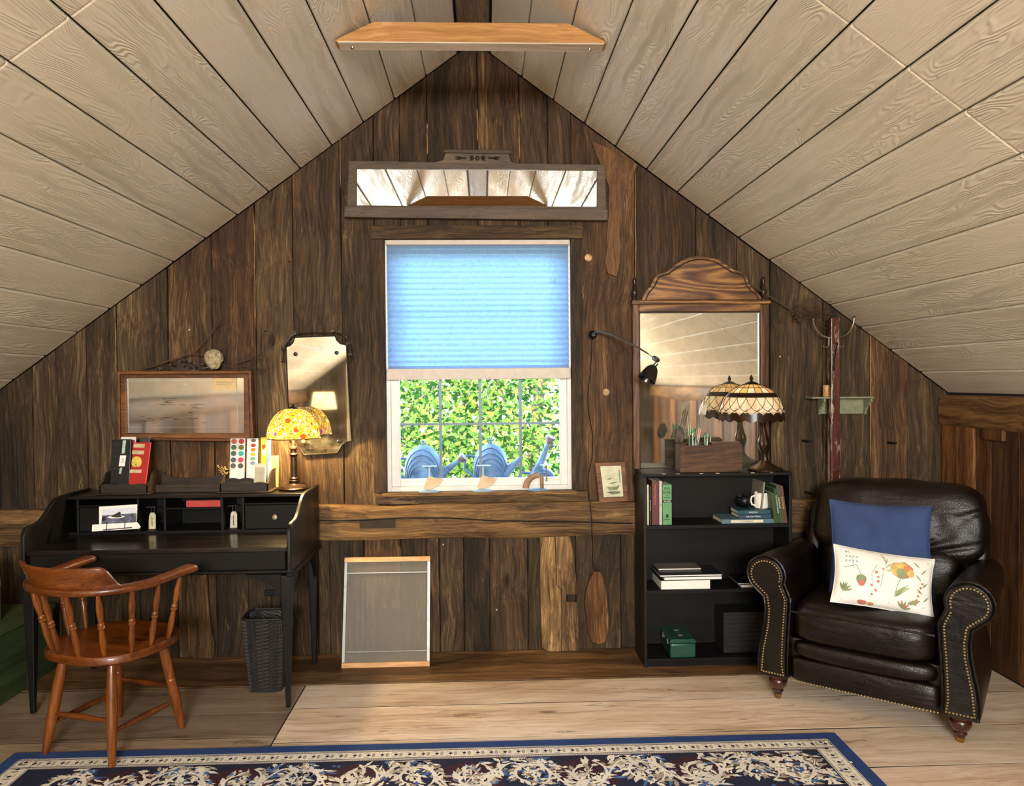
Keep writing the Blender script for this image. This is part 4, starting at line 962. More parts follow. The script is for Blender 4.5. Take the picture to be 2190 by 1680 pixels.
for i,(x,y) in enumerate(((-.36,.05),(.36,.05),(-.33,.66),(.33,.66))):
    lg = part('bun_leg', MB().lathe([(.036,.118),(.038,.108),(.034,.098),(.040,.09),(.041,.078),(.036,.064),(.026,.052),(.021,.046),(.024,.041),(.023,.036),(.018,.033),(.016,.024),(.014,.020)][::-1],(x,y,0),20), M_LEG, ac)
    part('brass_ferrule', MB().lathe([(.009,.002),(.012,.006),(.015,.018),(.016,.026)],(x,y,0),16), M_BRASS, lg)
# ---------------------------------------------------------------- scatter cushions
def cushion(w, h, th_, wrinkle=.004, seed=0):
    def fn(u, v, side):
        a, b = u*2-1, v*2-1
        pin = 1-.07*(1-abs(a)**2)*abs(b)**6; pin2 = 1-.07*(1-abs(b)**2)*abs(a)**6
        x = a*w/2*pin2; z = b*h/2*pin
        t = (max(0,1-abs(a)**2.6)**.55)*(max(0,1-abs(b)**2.6)**.55)
        y = side*(th_/2*t + .002) + mnoise.noise(Vector((x*9+seed,z*9,side*2)))*wrinkle*t*2
        return Vector((x,y,z))
    return fn
def place_cushion(name, label, w, h, th_, base, rotz, lean, roll, mat, seed=0, par_cat='cushion'):
    t = thing(name, label, par_cat, base, rotz, local=True)
    fn = cushion(w,h,th_,seed=seed)
    T = Matrix.Rotation(-lean,4,'X') @ Matrix.Rotation(roll,4,'Y') @ Matrix.Translation((0,0,h/2))
    mb = MB(); mb.M = T
    mb.grid(lambda u,v: fn(u,v,-1), 34, 34).grid(lambda u,v: fn(u,v,1), 34, 34)
    part('cushion_cover', mb, mat, t, smooth=180)
    mb = MB(); mb.M = T; e = [fn(i/16,0,0) for i in range(16)]+[fn(1,i/16,0) for i in range(16)]+[fn(1-i/16,1,0) for i in range(16)]+[fn(0,1-i/16,0) for i in range(16)]
    part('seam', mb.tube(e, .0028, 5, closed=True), mat, t)
    return t, fn, T
def fabric(name, c, sc=420, var=.15, rough=.9):
    m = NT(name); v = m.coords(); a = m.n('TexNoise', {'Vector':m.n('Mapping', {'Vector':v,'Scale':(sc,sc,sc*.25)}).outputs[0],'Scale':1.0,'Detail':2.0}).outputs[0]
    b = m.n('TexNoise', {'Vector':v,'Scale':9.0,'Detail':5.0}).outputs[0]; cc = C(c)
    f = m.math('ADD', m.math('MULTIPLY', a, .5), m.math('MULTIPLY', b, .5))
    m.set(col=m.ramp(f, [(.35,tuple(x*(1-var*2) for x in cc[:3])),(.65,tuple(min(1,x*(1+var*2)) for x in cc[:3]))]), rough=rough); m.bump(a,.3,.002); return m.mat
A34 = -math.radians(39)
def acp(x,y,z): 
    c, s = math.cos(A34), math.sin(A34); return (1.575+x*c-y*s, 3.115+x*s+y*c, z)
place_cushion('blue_cushion', 'plain denim blue square cushion leaning in the armchair behind the floral one', .43,.43,.12, acp(.03,.262,.478), -math.radians(20), math.radians(23), math.radians(2), fabric('denim','#32456e'), 1)
fc, ffn, FT = place_cushion('floral_cushion', 'small white lumbar cushion printed with flowers and leaves, in the armchair', .40,.25,.11, acp(.070,.050,.478), -math.radians(16), math.radians(25), math.radians(7), fabric('linen','#f1eee4', var=.05), 4)
# printed flowers: flat shapes following the cushion's surface
def fp(x, z, k=.0012):
    """surface point for print coordinates in 0..1"""
    q = ffn(x, z, -1); return FT @ (q + Vector((0,-k,0)))
pr = {}
def flat(poly, col, k=.0012):
    mb = pr.setdefault(col, MB()); c = [fp(a,b,k) for a,b in poly]; m_ = Vector((0,0,0))
    cx = sum(a for a,b in poly)/len(poly); cz = sum(b for a,b in poly)/len(poly)
    mid = [fp((a+cx)/2,(b+cz)/2,k) for a,b in poly]; n = len(poly); ce = fp(cx,cz,k)
    mb.add(c+mid+[ce], [(i,(i+1)%n,(i+1)%n+n,i+n) for i in range(n)]+[(n+i,n+(i+1)%n,2*n) for i in range(n)])
def leaf2(x, z, a, L, w, col, k=.0012):
    ca_, sa_ = math.cos(a), math.sin(a); ar = 1.6
    pts = [(0,0),(.25,.6),(.55,.75),(.8,.45),(1,0),(.8,-.45),(.55,-.75),(.25,-.6)]
    flat([(x+(u*L*ca_ - v*w*sa_), z+(u*L*sa_+v*w*ca_)*ar) for u,v in pts], col, k)
def stem(pts, col, w=.0035, k=.001):
    for (a,b),(c,d) in zip(pts, pts[1:]):
        L = math.hypot(c-a,(d-b)/1.6)+1e-6; nx, nz = -(d-b)/1.6/L*w, (c-a)/L*w*1.6
        mb = pr.setdefault(col, MB()); mb.add([fp(a+nx,b+nz,k),fp(c+nx,d+nz,k),fp(c-nx,d-nz,k),fp(a-nx,b-nz,k)],[(0,1,2,3)])
G1,G2,RD,YL,OR,BL = '#8f9a70','#b3b78f','#c97a66','#d8b86a','#cf8a5c','#a3b0b0'
def blob(x, z, r, col, k=.0014, n=10, sq=1.0, seed=0):
    rr = random.Random(seed); flat([(x+math.cos(2*PI*i/n)*r*(1+rr.uniform(-.14,.14)), z+math.sin(2*PI*i/n)*r*1.6*sq*(1+rr.uniform(-.14,.14))) for i in range(n)], col, k)
blob(.66,.68,.115,RD,.0012,14,.8,1); blob(.60,.68,.055,YL,.0018,9,1.2,2); blob(.71,.69,.045,OR,.0018,9,1.2,3); blob(.655,.62,.05,G1,.0020,9,1.1,4); blob(.745,.64,.035,YL,.0020,8,1.2,5); blob(.67,.76,.05,YL,.0016,8,.7,8)
stem([(.66,.58),(.62,.42),(.60,.25),(.55,.1)],G1); stem([(.60,.30),(.66,.36),(.72,.44)],G1)
leaf2(.60,.22,.9,.16,.030,G1); leaf2(.62,.3,.5,.14,.026,G2); leaf2(.72,.14,.4,.14,.03,G1)
stem([(.36,.15),(.38,.35),(.37,.55),(.42,.70)],G2)
for i in range(7): blob(.38+.03*math.sin(i*2.3)+i*.012,.20+.075*i,.013+.004*(i%2),RD,.0014,6,1,i)
blob(.27,.42,.052,G1,.0012,10,1,11); blob(.275,.36,.034,RD,.0016,8,1,12); stem([(.27,.5),(.22,.66),(.10,.60)],G1)
for i in range(5): leaf2(.10,.20,.25+.42*i,.10,.016,G1)
stem([(.10,.05),(.10,.2),(.13,.36)],G1)
for i in range(6): leaf2(.88-.02*i*.4,.22+.11*i,2.4 if i%2 else .8,.09,.011,G1)
stem([(.88,.12),(.88,.5),(.93,.9)],G1); 
for i in range(6): blob(.80+.012*i,.16+.07*i,.014,RD,.0014,6,1,20+i)
for i in range(5): leaf2(.50,.62+.05*i,.3+.5*i,.08,.012,G2)
stem([(.46,.35),(.48,.6),(.52,.85)],G2)
for i in range(9): blob(.12+.035*(i%4),.72+.08*(i//4),.012,BL,.0014,6,1,40+i)
stem([(.14,.9),(.18,.75),(.2,.6)],BL); blob(.30,.05,.05,RD,.0014,9,.5,60); blob(.38,.04,.035,OR,.0014,8,.5,61)
for i in range(5): leaf2(.68,.05,.2+.5*i,.09,.015,RD if i%2 else G1)
keys = list(pr); mb = MB(); mats = []
for k_, c_ in enumerate(keys):
    o = len(mb.v); mb.cur = k_; mb.v += pr[c_].v; mb.f += [tuple(i+o for i in f) for f in pr[c_].f]; mb.mi += [k_]*len(pr[c_].f); mats.append(plain('print_'+c_[1:], c_, .9, var=.15))
part('floral_print', mb, mats, fc, smooth=0, recalc=False, kind='stuff')
# ---------------------------------------------------------------- mirrors on the gable wall
YM = WY-.030
def pp(pts, Y): return [((q:=P(px,py,Y)).x, q.z) for px,py in pts]
def ring(outer, inner, y0, y1):
    """frame between two outlines with the same number of points"""
    n = len(outer); mb = MB()
    vs = [(x,y0,z) for x,z in outer]+[(x,y0,z) for x,z in inner]+[(x,y1,z) for x,z in outer]+[(x,y1,z) for x,z in inner]
    fs = []
    for i in range(n):
        j = (i+1)%n; fs += [(i,j,n+j,n+i),(2*n+i,3*n+i,3*n+j,2*n+j),(i,2*n+i,2*n+j,j),(n+i,n+j,3*n+j,3*n+i)]
    return mb.add(vs, fs)
# long transom mirror
t = thing('long_mirror', 'long narrow grey framed mirror hung high above the window', 'mirror', (P(1020,470,YM).x,YM,P(1020,470,YM).z))
gl = pp([(759,441),(1279,444),(1281,361),(759,357)], YM)
part('mirror_glass', MB().prism(gl, YM, YM+.006,'y'), M_MIR, t, smooth=0)
part('frame', ring(pp([(742,450),(1297,458),(1294,352),(746,344)],YM-.012), pp([(762,439),(1277,442),(1278,363),(762,359)],YM-.012), YM-.016, YM+.018), M_FRAMEG, t, smooth=0, bevel=.003)
part('lower_rail', MB().prism(pp([(735,464),(1300,471),(1300,447),(738,440)],YM-.02), YM-.022, YM+.015,'y'), M_FRAMEG, t, smooth=0, bevel=.003, tint=1.15)
cr_ = part('crest_block', MB().prism(pp([(925,349),(1106,352),(1092,345),(1088,326),(953,324),(948,342)],YM-.014), YM-.018, YM+.012,'y'), M_FRAMEG, t, smooth=0, bevel=.002, tint=1.25)
part('crest_cap', MB().prism(pp([(949,327),(1092,330),(1092,321),(949,320)],YM-.02), YM-.030, YM+.012,'y'), M_FRAMEG, t, smooth=0, bevel=.004, tint=.7)
mb = MB(); md = plain('dark_applique','#1d150e',.5,var=.3)
c0 = P(1021,338,YM-.02); mb.ball(c0, .012, 10, 6, sy=.5)
for s in (-1,1):
    for k,(dx,L,a) in enumerate(((.016,.03,.1),(.018,.028,-.5),(.018,.024,.6),(.055,.03,.0),(.075,.045,.12),(.075,.04,-.2))):
        p0 = c0+Vector((s*dx,-.002,.0)); p1 = p0+Vector((s*L*math.cos(a),0,L*math.sin(a))); mb.lathe([(.001,0),(.0055,.35),(.005,.6),(.001,1)], axis=(p0,p1), n=6)
part('carved_applique', mb, md, cr_)
for px in (747,891,1014,1145,1288): c1 = P(px,462,YM-.022); part('nail_hole', MB().ball(c1, .003, 6, 4), M_IRON, t)
# tall oak mirror standing on the bookcase
YT = 4.018; T0 = 3.998
t = thing('tall_oak_mirror', 'tall oak mirror with an arched crest and turned finials, rising behind the bookcase', 'mirror', (P(1498,1003,T0).x,T0,BT-.03))
zb_ = BT-.03
def X(px, y=T0, py=820): return P(px,py,y).x
def Z(py, y=T0, px=1498): return P(px,py,y).z
x0, x1 = X(1354), X(1645); i0, i1 = X(1368), X(1627); zt = Z(650); zi = Z(666)
part('mirror_glass', MB().box(i0-.003,i1+.003,YT-.004,YT+.001,zb_+.02,zi+.003), M_MIRT, t, smooth=0)
for a,b in ((x0,i0),(i1,x1)):
    st = part('stile', MB().box(a,b,T0,T0+.032,zb_,zt-.0), M_OAK, t, smooth=0, bevel=.004)
part('inner_bead', MB().box(i0,i0+.006,T0+.004,T0+.018,zb_+.02,zi).box(i1-.006,i1,T0+.004,T0+.018,zb_+.02,zi).box(i0,i1,T0+.004,T0+.018,zi-.006,zi), M_DARKWOOD, t, smooth=0, bevel=.002)
part('top_rail', MB().box(i0,i1,T0,T0+.032,zi,zt), M_OAKX, t, smooth=0, bevel=.003)
part('bottom_rail', MB().box(i0,i1,T0,T0+.032,zb_,zb_+.022), M_OAKX, t, smooth=0, bevel=.003)
part('cornice', MB().box(x0-.006,x1+.006,T0-.012,T0+.034,zt,Z(642)), M_OAKX, t, smooth=0, bevel=.004)
half = [(1372,641),(1379,624),(1391,611),(1399,594),(1404,586),(1412,583),(1424,580),(1440,568),(1458,556),(1475,549),(1492,546),(1512,547),(1532,552),(1552,564),(1572,577),(1588,580),(1595,584),(1599,592),(1603,606),(1614,620),(1626,630),(1632,641)]
cp = [(X(px,T0,py), Z(py)) for px,py in half]
part('arched_crest', MB().prism(cp, T0+.004, T0+.024,'y'), M_OAKX, t, smooth=0, bevel=.004, seg=3)
inn = [(X(px*.93+1502*.07,T0,py), Z(py*.91+641*.09)) for px,py in half]
part('crest_moulding', MB().tube([(a,T0+.003,b) for a,b in inn], .0035, 6), M_DARKWOOD, t)
for px in (1359,1635):
    bx_ = X(px); part('finial', MB().lathe([(.017,0),(.018,.006),(.012,.012),(.010,.022),(.016,.034),(.018,.046),(.014,.058),(.009,.066),(.008,.072),(.012,.078),(.008,.086),(.007,.094),(.011,.104),(.010,.114),(.004,.124),(.001,.128)],(bx_,T0+.012,Z(642)),14), M_DARKWOOD, t)
# wide antique mirror over the desk
YW_ = WY-.035
t = thing('wide_antique_mirror', 'wide tarnished mirror in a moulded walnut frame above the desk, paper card inside', 'mirror', (P(392,940,YW_).x,YW_,P(392,940,YW_).z))
o4 = [(254,940),(527,943),(533,796),(252,798)]
gi = [(270,928),(524,928),(523,806),(268,806)]
og = [(251,941),(543,944),(537,792),(250,793)]
part('mirror_glass', MB().prism(pp(gi,YW_), YW_, YW_+.006,'y'), M_MIRO, t, smooth=0)
part('outer_moulding', ring(pp(og,YW_-.02), pp([(258,935),(535,938),(530,799),(257,800)],YW_-.02), YW_-.026, YW_+.02), M_WAL, t, smooth=0, bevel=.005, seg=3)
part('inner_moulding', ring(pp([(258,935),(535,938),(530,799),(257,800)],YW_-.012), pp([(272,926),(522,926),(521,808),(270,808)],YW_-.012), YW_-.014, YW_+.012), M_WAL, t, smooth=0, bevel=.004, tint=1.3, seg=3)
mb = MB(); rr = random.Random(2)
for i in range(26):
    u = i/25; px = 338+u*116; hgt = 22*math.sin(u*PI)**.7
    for k in range(2):
        c1 = P(px+rr.uniform(-3,3), 792-hgt*rr.uniform(.1,.95), YW_-.018); a_ = rr.uniform(0,6.28)
        mb.tube([c1+Vector((math.cos(a_+w)*.008, -.004, math.sin(a_+w)*.006)) for w in (0,.9,1.8,2.7,3.6)], [.002,.004,.0045,.003,.001], 5)
part('carved_crest', mb, M_DARKWOOD, t)
part('crest_backing', MB().prism(pp([(334,794),(345,788),(372,780),(395,770),(420,778),(442,786),(456,794)],YW_-.01), YW_-.014, YW_+.0,'y'), M_DARKWOOD, t, smooth=0)
# etched line border inside the glass
e_m = plain('etched_line','#b9bdb4',.6,var=.05)
part('etched_border', MB().tube([(q.x,YW_-.001,q.z) for q in (P(262+10,913,YW_),P(522,913,YW_))], .0007, 4).tube([(q.x,YW_-.001,q.z) for q in (P(507,835,YW_),P(508,926,YW_))], .0007, 4).ball(P(396,822,YW_), .005, 8, 5).tube([P(380,828,YW_),P(388,824,YW_),P(396,822,YW_),P(406,824,YW_),P(414,829,YW_)], .0012, 4), e_m, t)
rr = random.Random(8); mb = MB()
for (cx_,cy_,wd,n_) in ((358,858,16,11),(330,900,30,8),(412,872,22,6),(400,896,40,6)):
    for i in range(n_):
        ax = cx_+rr.uniform(-wd,wd); ay = cy_+rr.uniform(-9,9)*(wd/30+.3); L = rr.uniform(3,12)
        mb.tube([P(ax-L,ay,YW_-.001),P(ax,ay+rr.uniform(-1,1),YW_-.001),P(ax+L,ay+rr.uniform(-1.5,1.5),YW_-.001)], [.0004,.0011,.0004], 4)
part('silver_loss', mb, M_IRON, t, kind='stuff')
cd = pp([(454,833),(506,835),(506,807),(454,806)], YW_-.004)
card = single('paper_card', 'yellowed paper card with small print tucked into the wide mirror', 'card', MB().prism(cd, YW_-.005, YW_-.003,'y'), plain('old_card','#d9bd8a',.8,var=.08), smooth=0)
card['_o'] = list(card.location)
q = P(480,820,YW_-.006); 
for k,(s_,sz) in enumerate((('When I have grown a foot or two',.0066),('there is so much I want to see and do',.0052),('1925',.005))):
    text(s_, sz, plain('card_ink','#3a2c20',.8), card, frame((q.x+.0,YW_-.0055,q.z+.008-.010*k),(1,0,0),(0,0,1)))
# narrow etched mirror
t = thing('etched_mirror', 'narrow unframed etched mirror with notched corners beside the stained glass lamp', 'mirror', (P(683,972,YM).x,YM-.02,P(683,972,YM).z))
gl = [(612,742),(620,739),(627,732),(631,721),(716,718),(720,727),(728,735),(741,738),(745,820),(752,942),(741,945),(731,951),(724,963),(722,968),(650,972),(641,960),(632,948),(621,942),(616,850)]
ym = YM-.012
part('mirror_glass', MB().prism(pp(gl,ym), ym, ym+.006,'y'), M_MIRT, t, smooth=0, bevel=.002)
q = pp(gl, ym); part('beaded_edge', MB().tube([(x,ym+.001,z) for x,z in q], .0035, 6, closed=True), plain('dark_edge','#2b2018',.5,.3,var=.3), t)
mb = MB(); rr = random.Random(5)
for (pts) in (((604,770),(606,745),(614,730),(622,718),(634,712)),((712,711),(726,712),(738,722),(746,735),(750,760)),):
    P_ = [P(a,b,ym-.004) for a,b in pts]; mb.tube(P_, [.003,.006,.008,.007,.004], 7)
    for c1 in P_:
        for k in range(4):
            a_ = rr.uniform(0,6.28); mb.tube([c1+Vector((math.cos(a_+w)*.009, -.003, math.sin(a_+w)*.010)) for w in (0,1,2,3)], [.002,.0038,.003,.001], 5)
mb.tube([P(634,714,ym-.003),P(672,711,ym-.003),P(712,712,ym-.003)], .003, 6)
mb.tube([P(752,742,ym-.003),P(752,765,ym-.003),P(748,778,ym-.003)], [.002,.005,.001], 6)
part('carved_corners', mb, M_DARKWOOD, t)
for (px,py) in ((632,757),(720,754),(725,943)): c1 = P(px,py,ym-.002); part('mounting_button', MB().lathe([(.011,0),(.010,.7),(.004,1)], axis=(c1, c1+Vector((0,-.006,0))), n=14), M_IRON, t)
c1 = P(649,943,ym-.002); part('mounting_button', MB().lathe([(.011,0),(.010,.7),(.004,1)], axis=(c1, c1+Vector((0,-.006,0))), n=14), plain('gilt_button','#a89a5c',.35,.8), t)
mb = MB(); c1 = P(676,747,ym-.001)
for k in range(7): a_ = 2*PI*k/7; mb.ball(c1+Vector((math.cos(a_)*.009,0,math.sin(a_)*.009)), .005, 8, 5, sy=.3)
mb.ball(c1, .004, 8, 5, sy=.3)
for s in (-1,1):
    for k in range(3): mb.tube([c1+Vector((s*.015,0,(k-1)*.004)), c1+Vector((s*.035,0,(k-1)*.010+.004)), c1+Vector((s*(.06-.008*k),0,(k-1)*.016+.008))], [.0016,.0014,.0004], 4)
part('etched_flower', mb, plain('etched_white','#eef0ea',.5,var=.02), t)
# ---------------------------------------------------------------- small framed print
yp = WY-.045
t = thing('framed_print', 'small framed print of a ship in a brown frame, standing on the girt beam', 'picture', (P(1308,1072,yp).x,yp,P(1308,1073,yp).z))
part('frame', ring(pp([(1281,1073),(1343,1071),(1336,986),(1272,989)],yp), pp([(1291,1063),(1333,1061),(1328,995),(1283,996)],yp), yp-.008, yp+.010), M_WAL, t, smooth=0, bevel=.002, tint=1.2)
part('paper_print', MB().prism(pp([(1290,1064),(1334,1062),(1329,994),(1282,995)],yp), yp, yp+.004,'y'), plain('print_paper','#d4d2ae',.5,var=.12,nscale=18), t, smooth=0)
mb = MB(); gm = plain('print_grey','#7e8468',.8,var=.3)
for pts in (((1297,1040),(1303,1048),(1320,1047),(1326,1036),(1318,1040),(1305,1041)),((1300,1033),(1310,1031),(1322,1030),(1310,1034)),((1298,1025),(1304,1022),(1312,1021),(1304,1025)),((1323,1005),(1325,1004),(1327,1030),(1325,1031)),((1296,1052),(1310,1050),(1326,1050),(1328,1054),(1310,1057))):
    mb.prism(pp(pts,yp), yp-.0012, yp,'y')
part('printed_ship', mb, gm, t, smooth=0)
# ---------------------------------------------------------------- twigs
def twig(mb, a, d, L, r, depth, rr):
    pts = [a]; d = Vector(d).normalized(); n = 5
    for i in range(n):
        d = (d + Vector((rr.uniform(-.18,.18), rr.uniform(-.05,.05), rr.uniform(-.18,.18)))).normalized(); q_ = pts[-1]+d*L/n; q_.y = min(q_.y, WY-.012); pts.append(q_)
    mb.tube(pts, [r*(1-.75*i/n) for i in range(n+1)], 5)
    if depth:
        for i in range(1, n+1):
            if rr.random() < .8:
                s = rr.choice((-1,1)); a2 = rr.uniform(.4,.9)*s
                d2 = Vector((d.x*math.cos(a2)-d.z*math.sin(a2), d.y-.05, d.x*math.sin(a2)+d.z*math.cos(a2))); twig(mb, pts[i], d2, L*rr.uniform(.35,.6), r*.5, depth-1, rr)
rr = random.Random(12); yt = WY-.055
t = thing('dry_branch', 'dry twiggy branch laid over the top of the wide walnut framed mirror', 'branch', (P(300,790,yt).x,yt,P(300,792,yt).z))
mb = MB(); mb.tube([P(290,793,yt),P(330,782,yt),P(370,768,yt),P(410,757,yt)], [.003,.0045,.005,.004], 6)
p1 = P(410,757,yt); twig(mb, p1, (1,0,.9), .30, .004, 2, rr); twig(mb, p1, (1,0,.0), .34, .0035, 2, rr); twig(mb, P(395,762,yt), (.6,0,1), .26, .003, 2, rr)
p2 = P(500,780,yt); twig(mb, p2, (1,0,.5), .22, .003, 2, rr); twig(mb, p2, (1,0,-.2), .2, .0025, 2, rr); twig(mb, P(470,775,yt), (1,-.1,-.7), .12, .002, 1, rr)
part('twigs', mb, plain('twig_bark','#4a3826',.8,var=.3), t)
c1 = P(457,767,yt-.02)
def shell(u, v):
    w = 2*PI*u; ph = PI*v; r = 1+.16*mnoise.noise(Vector((math.cos(w)*3,math.sin(w)*3,v*5)))+.04*math.sin(w*9)
    return c1+Vector((math.cos(w)*math.sin(ph)*.046*r, math.sin(w)*math.sin(ph)*.024*r, math.cos(ph)*.048*r))
single('driftwood_knot', 'pale rough seed head resting on the wide mirror in the branch', 'seed head', MB().grid(shell, 36, 22, cu=True), plain('pale_shell','#a79878',.8,var=.45,nscale=60,bump=.6), smooth=180)
yt2 = WY-.05
t = thing('bare_twig', 'bare twig with a root tangle, stretched from the tall oak mirror towards the coat rack', 'branch', (P(1650,640,yt2).x,yt2,P(1650,672,yt2).z))
mb = MB(); mb.tube([P(1600,603,yt2),P(1640,630,yt2),P(1690,661,yt2)], [.003,.0035,.0045], 6)
c1 = P(1706,670,yt2)
for i in range(70):
    a_, b_ = rr.uniform(0,6.28), rr.uniform(-1,1); q0 = c1+Vector((math.cos(a_)*.055*rr.random(), -.02*rr.random(), math.sin(a_)*.034*rr.random()))
    pts = [q0]
    for k in range(4): pts.append(pts[-1]+Vector((rr.uniform(-.022,.03), rr.uniform(-.008,.006), rr.uniform(-.018,.018))))
    mb.tube(pts, [.0016]*4+[.0006], 4)
for i in range(12):
    pts = [c1+Vector((.03,0,rr.uniform(-.02,.02)))]; dz_ = rr.uniform(-.35,.15)
    for k in range(6): pts.append(pts[-1]+Vector((rr.uniform(.018,.034), rr.uniform(-.006,.004), dz_*.06+rr.uniform(-.01,.01))))
    mb.tube(pts, [.0012]*6+[.0004], 4)
part('twigs', mb, MATS['twig_bark'], t)
# ---------------------------------------------------------------- stained glass lamps
def dome(c, R, H, lip=.0, p=1.0):
    def S(th_, u, k=0.0):
        w = .12+(PI/2-.12)*u; r = math.sin(w)**p*R+k; z = math.cos(w)*H
        return Vector((c[0]+math.cos(th_)*r, c[1]+math.sin(th_)*r, c[2]+z+k*.3))
    return S
def tiff_mat():
    m = NT('mosaic_glass'); v = m.coords(rand=False)
    vo = m.n('TexVoronoi', {'Vector':v,'Scale':95.0}); ve = m.n('TexVoronoi', {'Vector':v,'Scale':95.0}, feature='DISTANCE_TO_EDGE').outputs['Distance']
    big = m.n('TexVoronoi', {'Vector':v,'Scale':19.0}); bd = big.outputs['Distance']
    rv = m.n('SeparateColor', {'Color':vo.outputs['Color']}).outputs[0]
    base = m.ramp(rv, [(0,C('#ffe6a8')),(.18,C('#f2c22e')),(.42,C('#e09a1c')),(.58,C('#ffe08a')),(.70,C('#d8c23a')),(.80,C('#f7a08a')),(.88,C('#8fae4a')),(.95,C('#f2f2ff'))], 'CONSTANT')
    flower = m.ramp(m.n('SeparateColor', {'Color':big.outputs['Color']}).outputs[1], [(0,C('#b01828')),(.4,C('#c22a30')),(.6,C('#8a3aa0')),(.7,C('#4f9a3a')),(.85,C('#c8401c'))], 'CONSTANT')
    fm = m.ramp(bd, [(.26,(1,1,1)),(.30,(0,0,0))]); c = m.mix(fm, base, flower)
    edge = m.ramp(ve, [(.05,(0,0,0)),(.10,(1,1,1))])
    c2 = m.mix(edge, C('#5a3a1c'), c)
    tr = m.n('BsdfTranslucent', {'Color':c2}); di = m.n('BsdfDiffuse', {'Color':c2}); em = m.n('Emission', {'Color':c2,'Strength':.42})
    a = m.n('MixShader', {0:.95,1:tr.outputs[0],2:di.outputs[0]}); b = m.n('AddShader', {0:a.outputs[0],1:em.outputs[0]}); m.l(b.outputs[0], m.out.inputs[0]); return m.mat
lx, ly, lz = P(629,1036,3.865).x, 3.865, HT
t = thing('mosaic_lamp', 'lit stained glass mosaic table lamp on the right end of the writing desk', 'lamp', (lx,ly,lz))
part('base', MB().lathe([(.070,0),(.078,.003),(.079,.009),(.074,.013),(.066,.016),(.052,.020),(.036,.024),(.026,.030),(.022,.034)],(lx,ly,lz+.001),36), plain('lamp_bronze','#3a2a20',.35,.6,var=.25), t)
mb = MB()
for k in range(30): a_ = 2*PI*k/30; mb.ball((lx+math.cos(a_)*.068,ly+math.sin(a_)*.068,lz+.016), .005, 6, 4)
part('base_beading', mb, MATS['lamp_bronze'], t)
part('column', MB().lathe([(.022,.033),(.026,.040),(.026,.047),(.020,.052),(.024,.058),(.018,.064),(.017,.085),(.018,.12),(.015,.165),(.020,.172),(.022,.180),(.015,.187),(.014,.200),(.020,.208),(.018,.216),(.010,.222),(.009,.26)],(lx,ly,lz),20), MATS['lamp_bronze'], t)
sz_ = P(629,936,ly).z; R_ = .131; H_ = P(629,872,ly).z-sz_
S = dome((lx,ly,sz_), R_, H_, p=.9)
part('mosaic_shade', MB().grid(lambda u,v: S(2*PI*u, v), 56, 22, cu=True), tiff_mat(), t, smooth=180, recalc=False)
part('shade_rim', MB().tube([S(2*PI*i/40,1) for i in range(40)], .0028, 6, closed=True), M_BRASS, t)
part('top_cap', MB().lathe([(.034,0),(.026,.006),(.010,.014),(.004,.018),(.006,.022),(.001,.028)],(lx,ly,sz_+H_-.006),18), M_BRONZE, t)
part('bulb', MB().ball((lx,ly,sz_+.055), .026, 14, 10), (lambda m: (m.set(col=(1,.9,.7,1), emit=(1,.72,.4,1), estr=3.0), m.mat)[1])(NT('lit_bulb')), t)
light('mosaic_lamp_light', 'POINT', (lx,ly-.032,sz_+.018), 24.0, (1,.68,.28), .02)
# right lamp, lit weakly from inside
lx2, ly2, lz2 = P(1633,1000,3.86).x, 3.84, BT
t = thing('leaded_lamp', 'leaded cream glass table lamp with a dark scalloped edge, on the bookcase', 'lamp', (lx2,ly2,lz2))
part('base', MB().lathe([(.084,0),(.090,.004),(.088,.009),(.076,.013),(.064,.020),(.046,.030),(.030,.040),(.020,.052)],(lx2,ly2,lz2+.001),36), M_BRONZE, t)
mb = MB()
for k in range(34): a_ = 2*PI*k/34; mb.ball((lx2+math.cos(a_)*.081,ly2+math.sin(a_)*.081,lz2+.013), .0048, 6, 4)
part('base_beading', mb, M_BRONZE, t)
scx = P(1607,880,ly2).x; sbz = P(1605,892,ly2).z; R2 = .163; H2 = P(1600,820,ly2).z-sbz
top_ = Vector((P(1630,895,ly2).x, ly2, sbz+.02))
mb = MB(); b_ = Vector((lx2,ly2,lz2+.048)); 
def col(u, v):
    w = 2*PI*u; prof = [.019,.016,.017,.024,.030,.028,.022,.018,.015,.014,.018,.022,.020]; i = min(11.999, v*12); r = prof[int(i)]*(1-i%1)+prof[min(12,int(i)+1)]*(i%1)
    r *= 1+.13*math.cos(5*w+v*2.5)*math.sin(PI*min(1,v*1.1)); return b_.lerp(top_, v)+Vector((math.cos(w)*r, math.sin(w)*r, 0))
part('fluted_column', mb.grid(col, 30, 30, cu=True), M_BRONZE, t, smooth=180)
part('neck', MB().tube([top_-Vector((0,0,.005)), Vector((scx+.01,ly2,sbz+.06)), Vector((scx,ly2,sbz+H2))], [.014,.008,.006], 8), M_BRONZE, t)
mb = MB()
for k in range(5): a_ = 2*PI*k/5; mb.ball(top_+Vector((math.cos(a_)*.018,math.sin(a_)*.018,-.01)), .009, 8, 5)
part('leaf_collar', mb, M_BRONZE, t)
S = dome((scx,ly2,sbz), R2, H2, p=.95)
def gl_mat(name, c, e=.0):
    m = NT(name); v = m.coords(); n = m.n('TexNoise', {'Vector':v,'Scale':30.0,'Detail':4.0}).outputs[0]; cc = m.ramp(n, [(.3,C(c,.8)),(.7,C(c,1.1))])
    tr = m.n('BsdfTranslucent', {'Color':cc}); g = m.n('BsdfPrincipled', {'Base Color':cc,'Roughness':.25,'Emission Color':cc,'Emission Strength':e}); m.l(m.n('MixShader', {0:.6,1:tr.outputs[0],2:g.outputs[0]}).outputs[0], m.out.inputs[0]); return m.mat
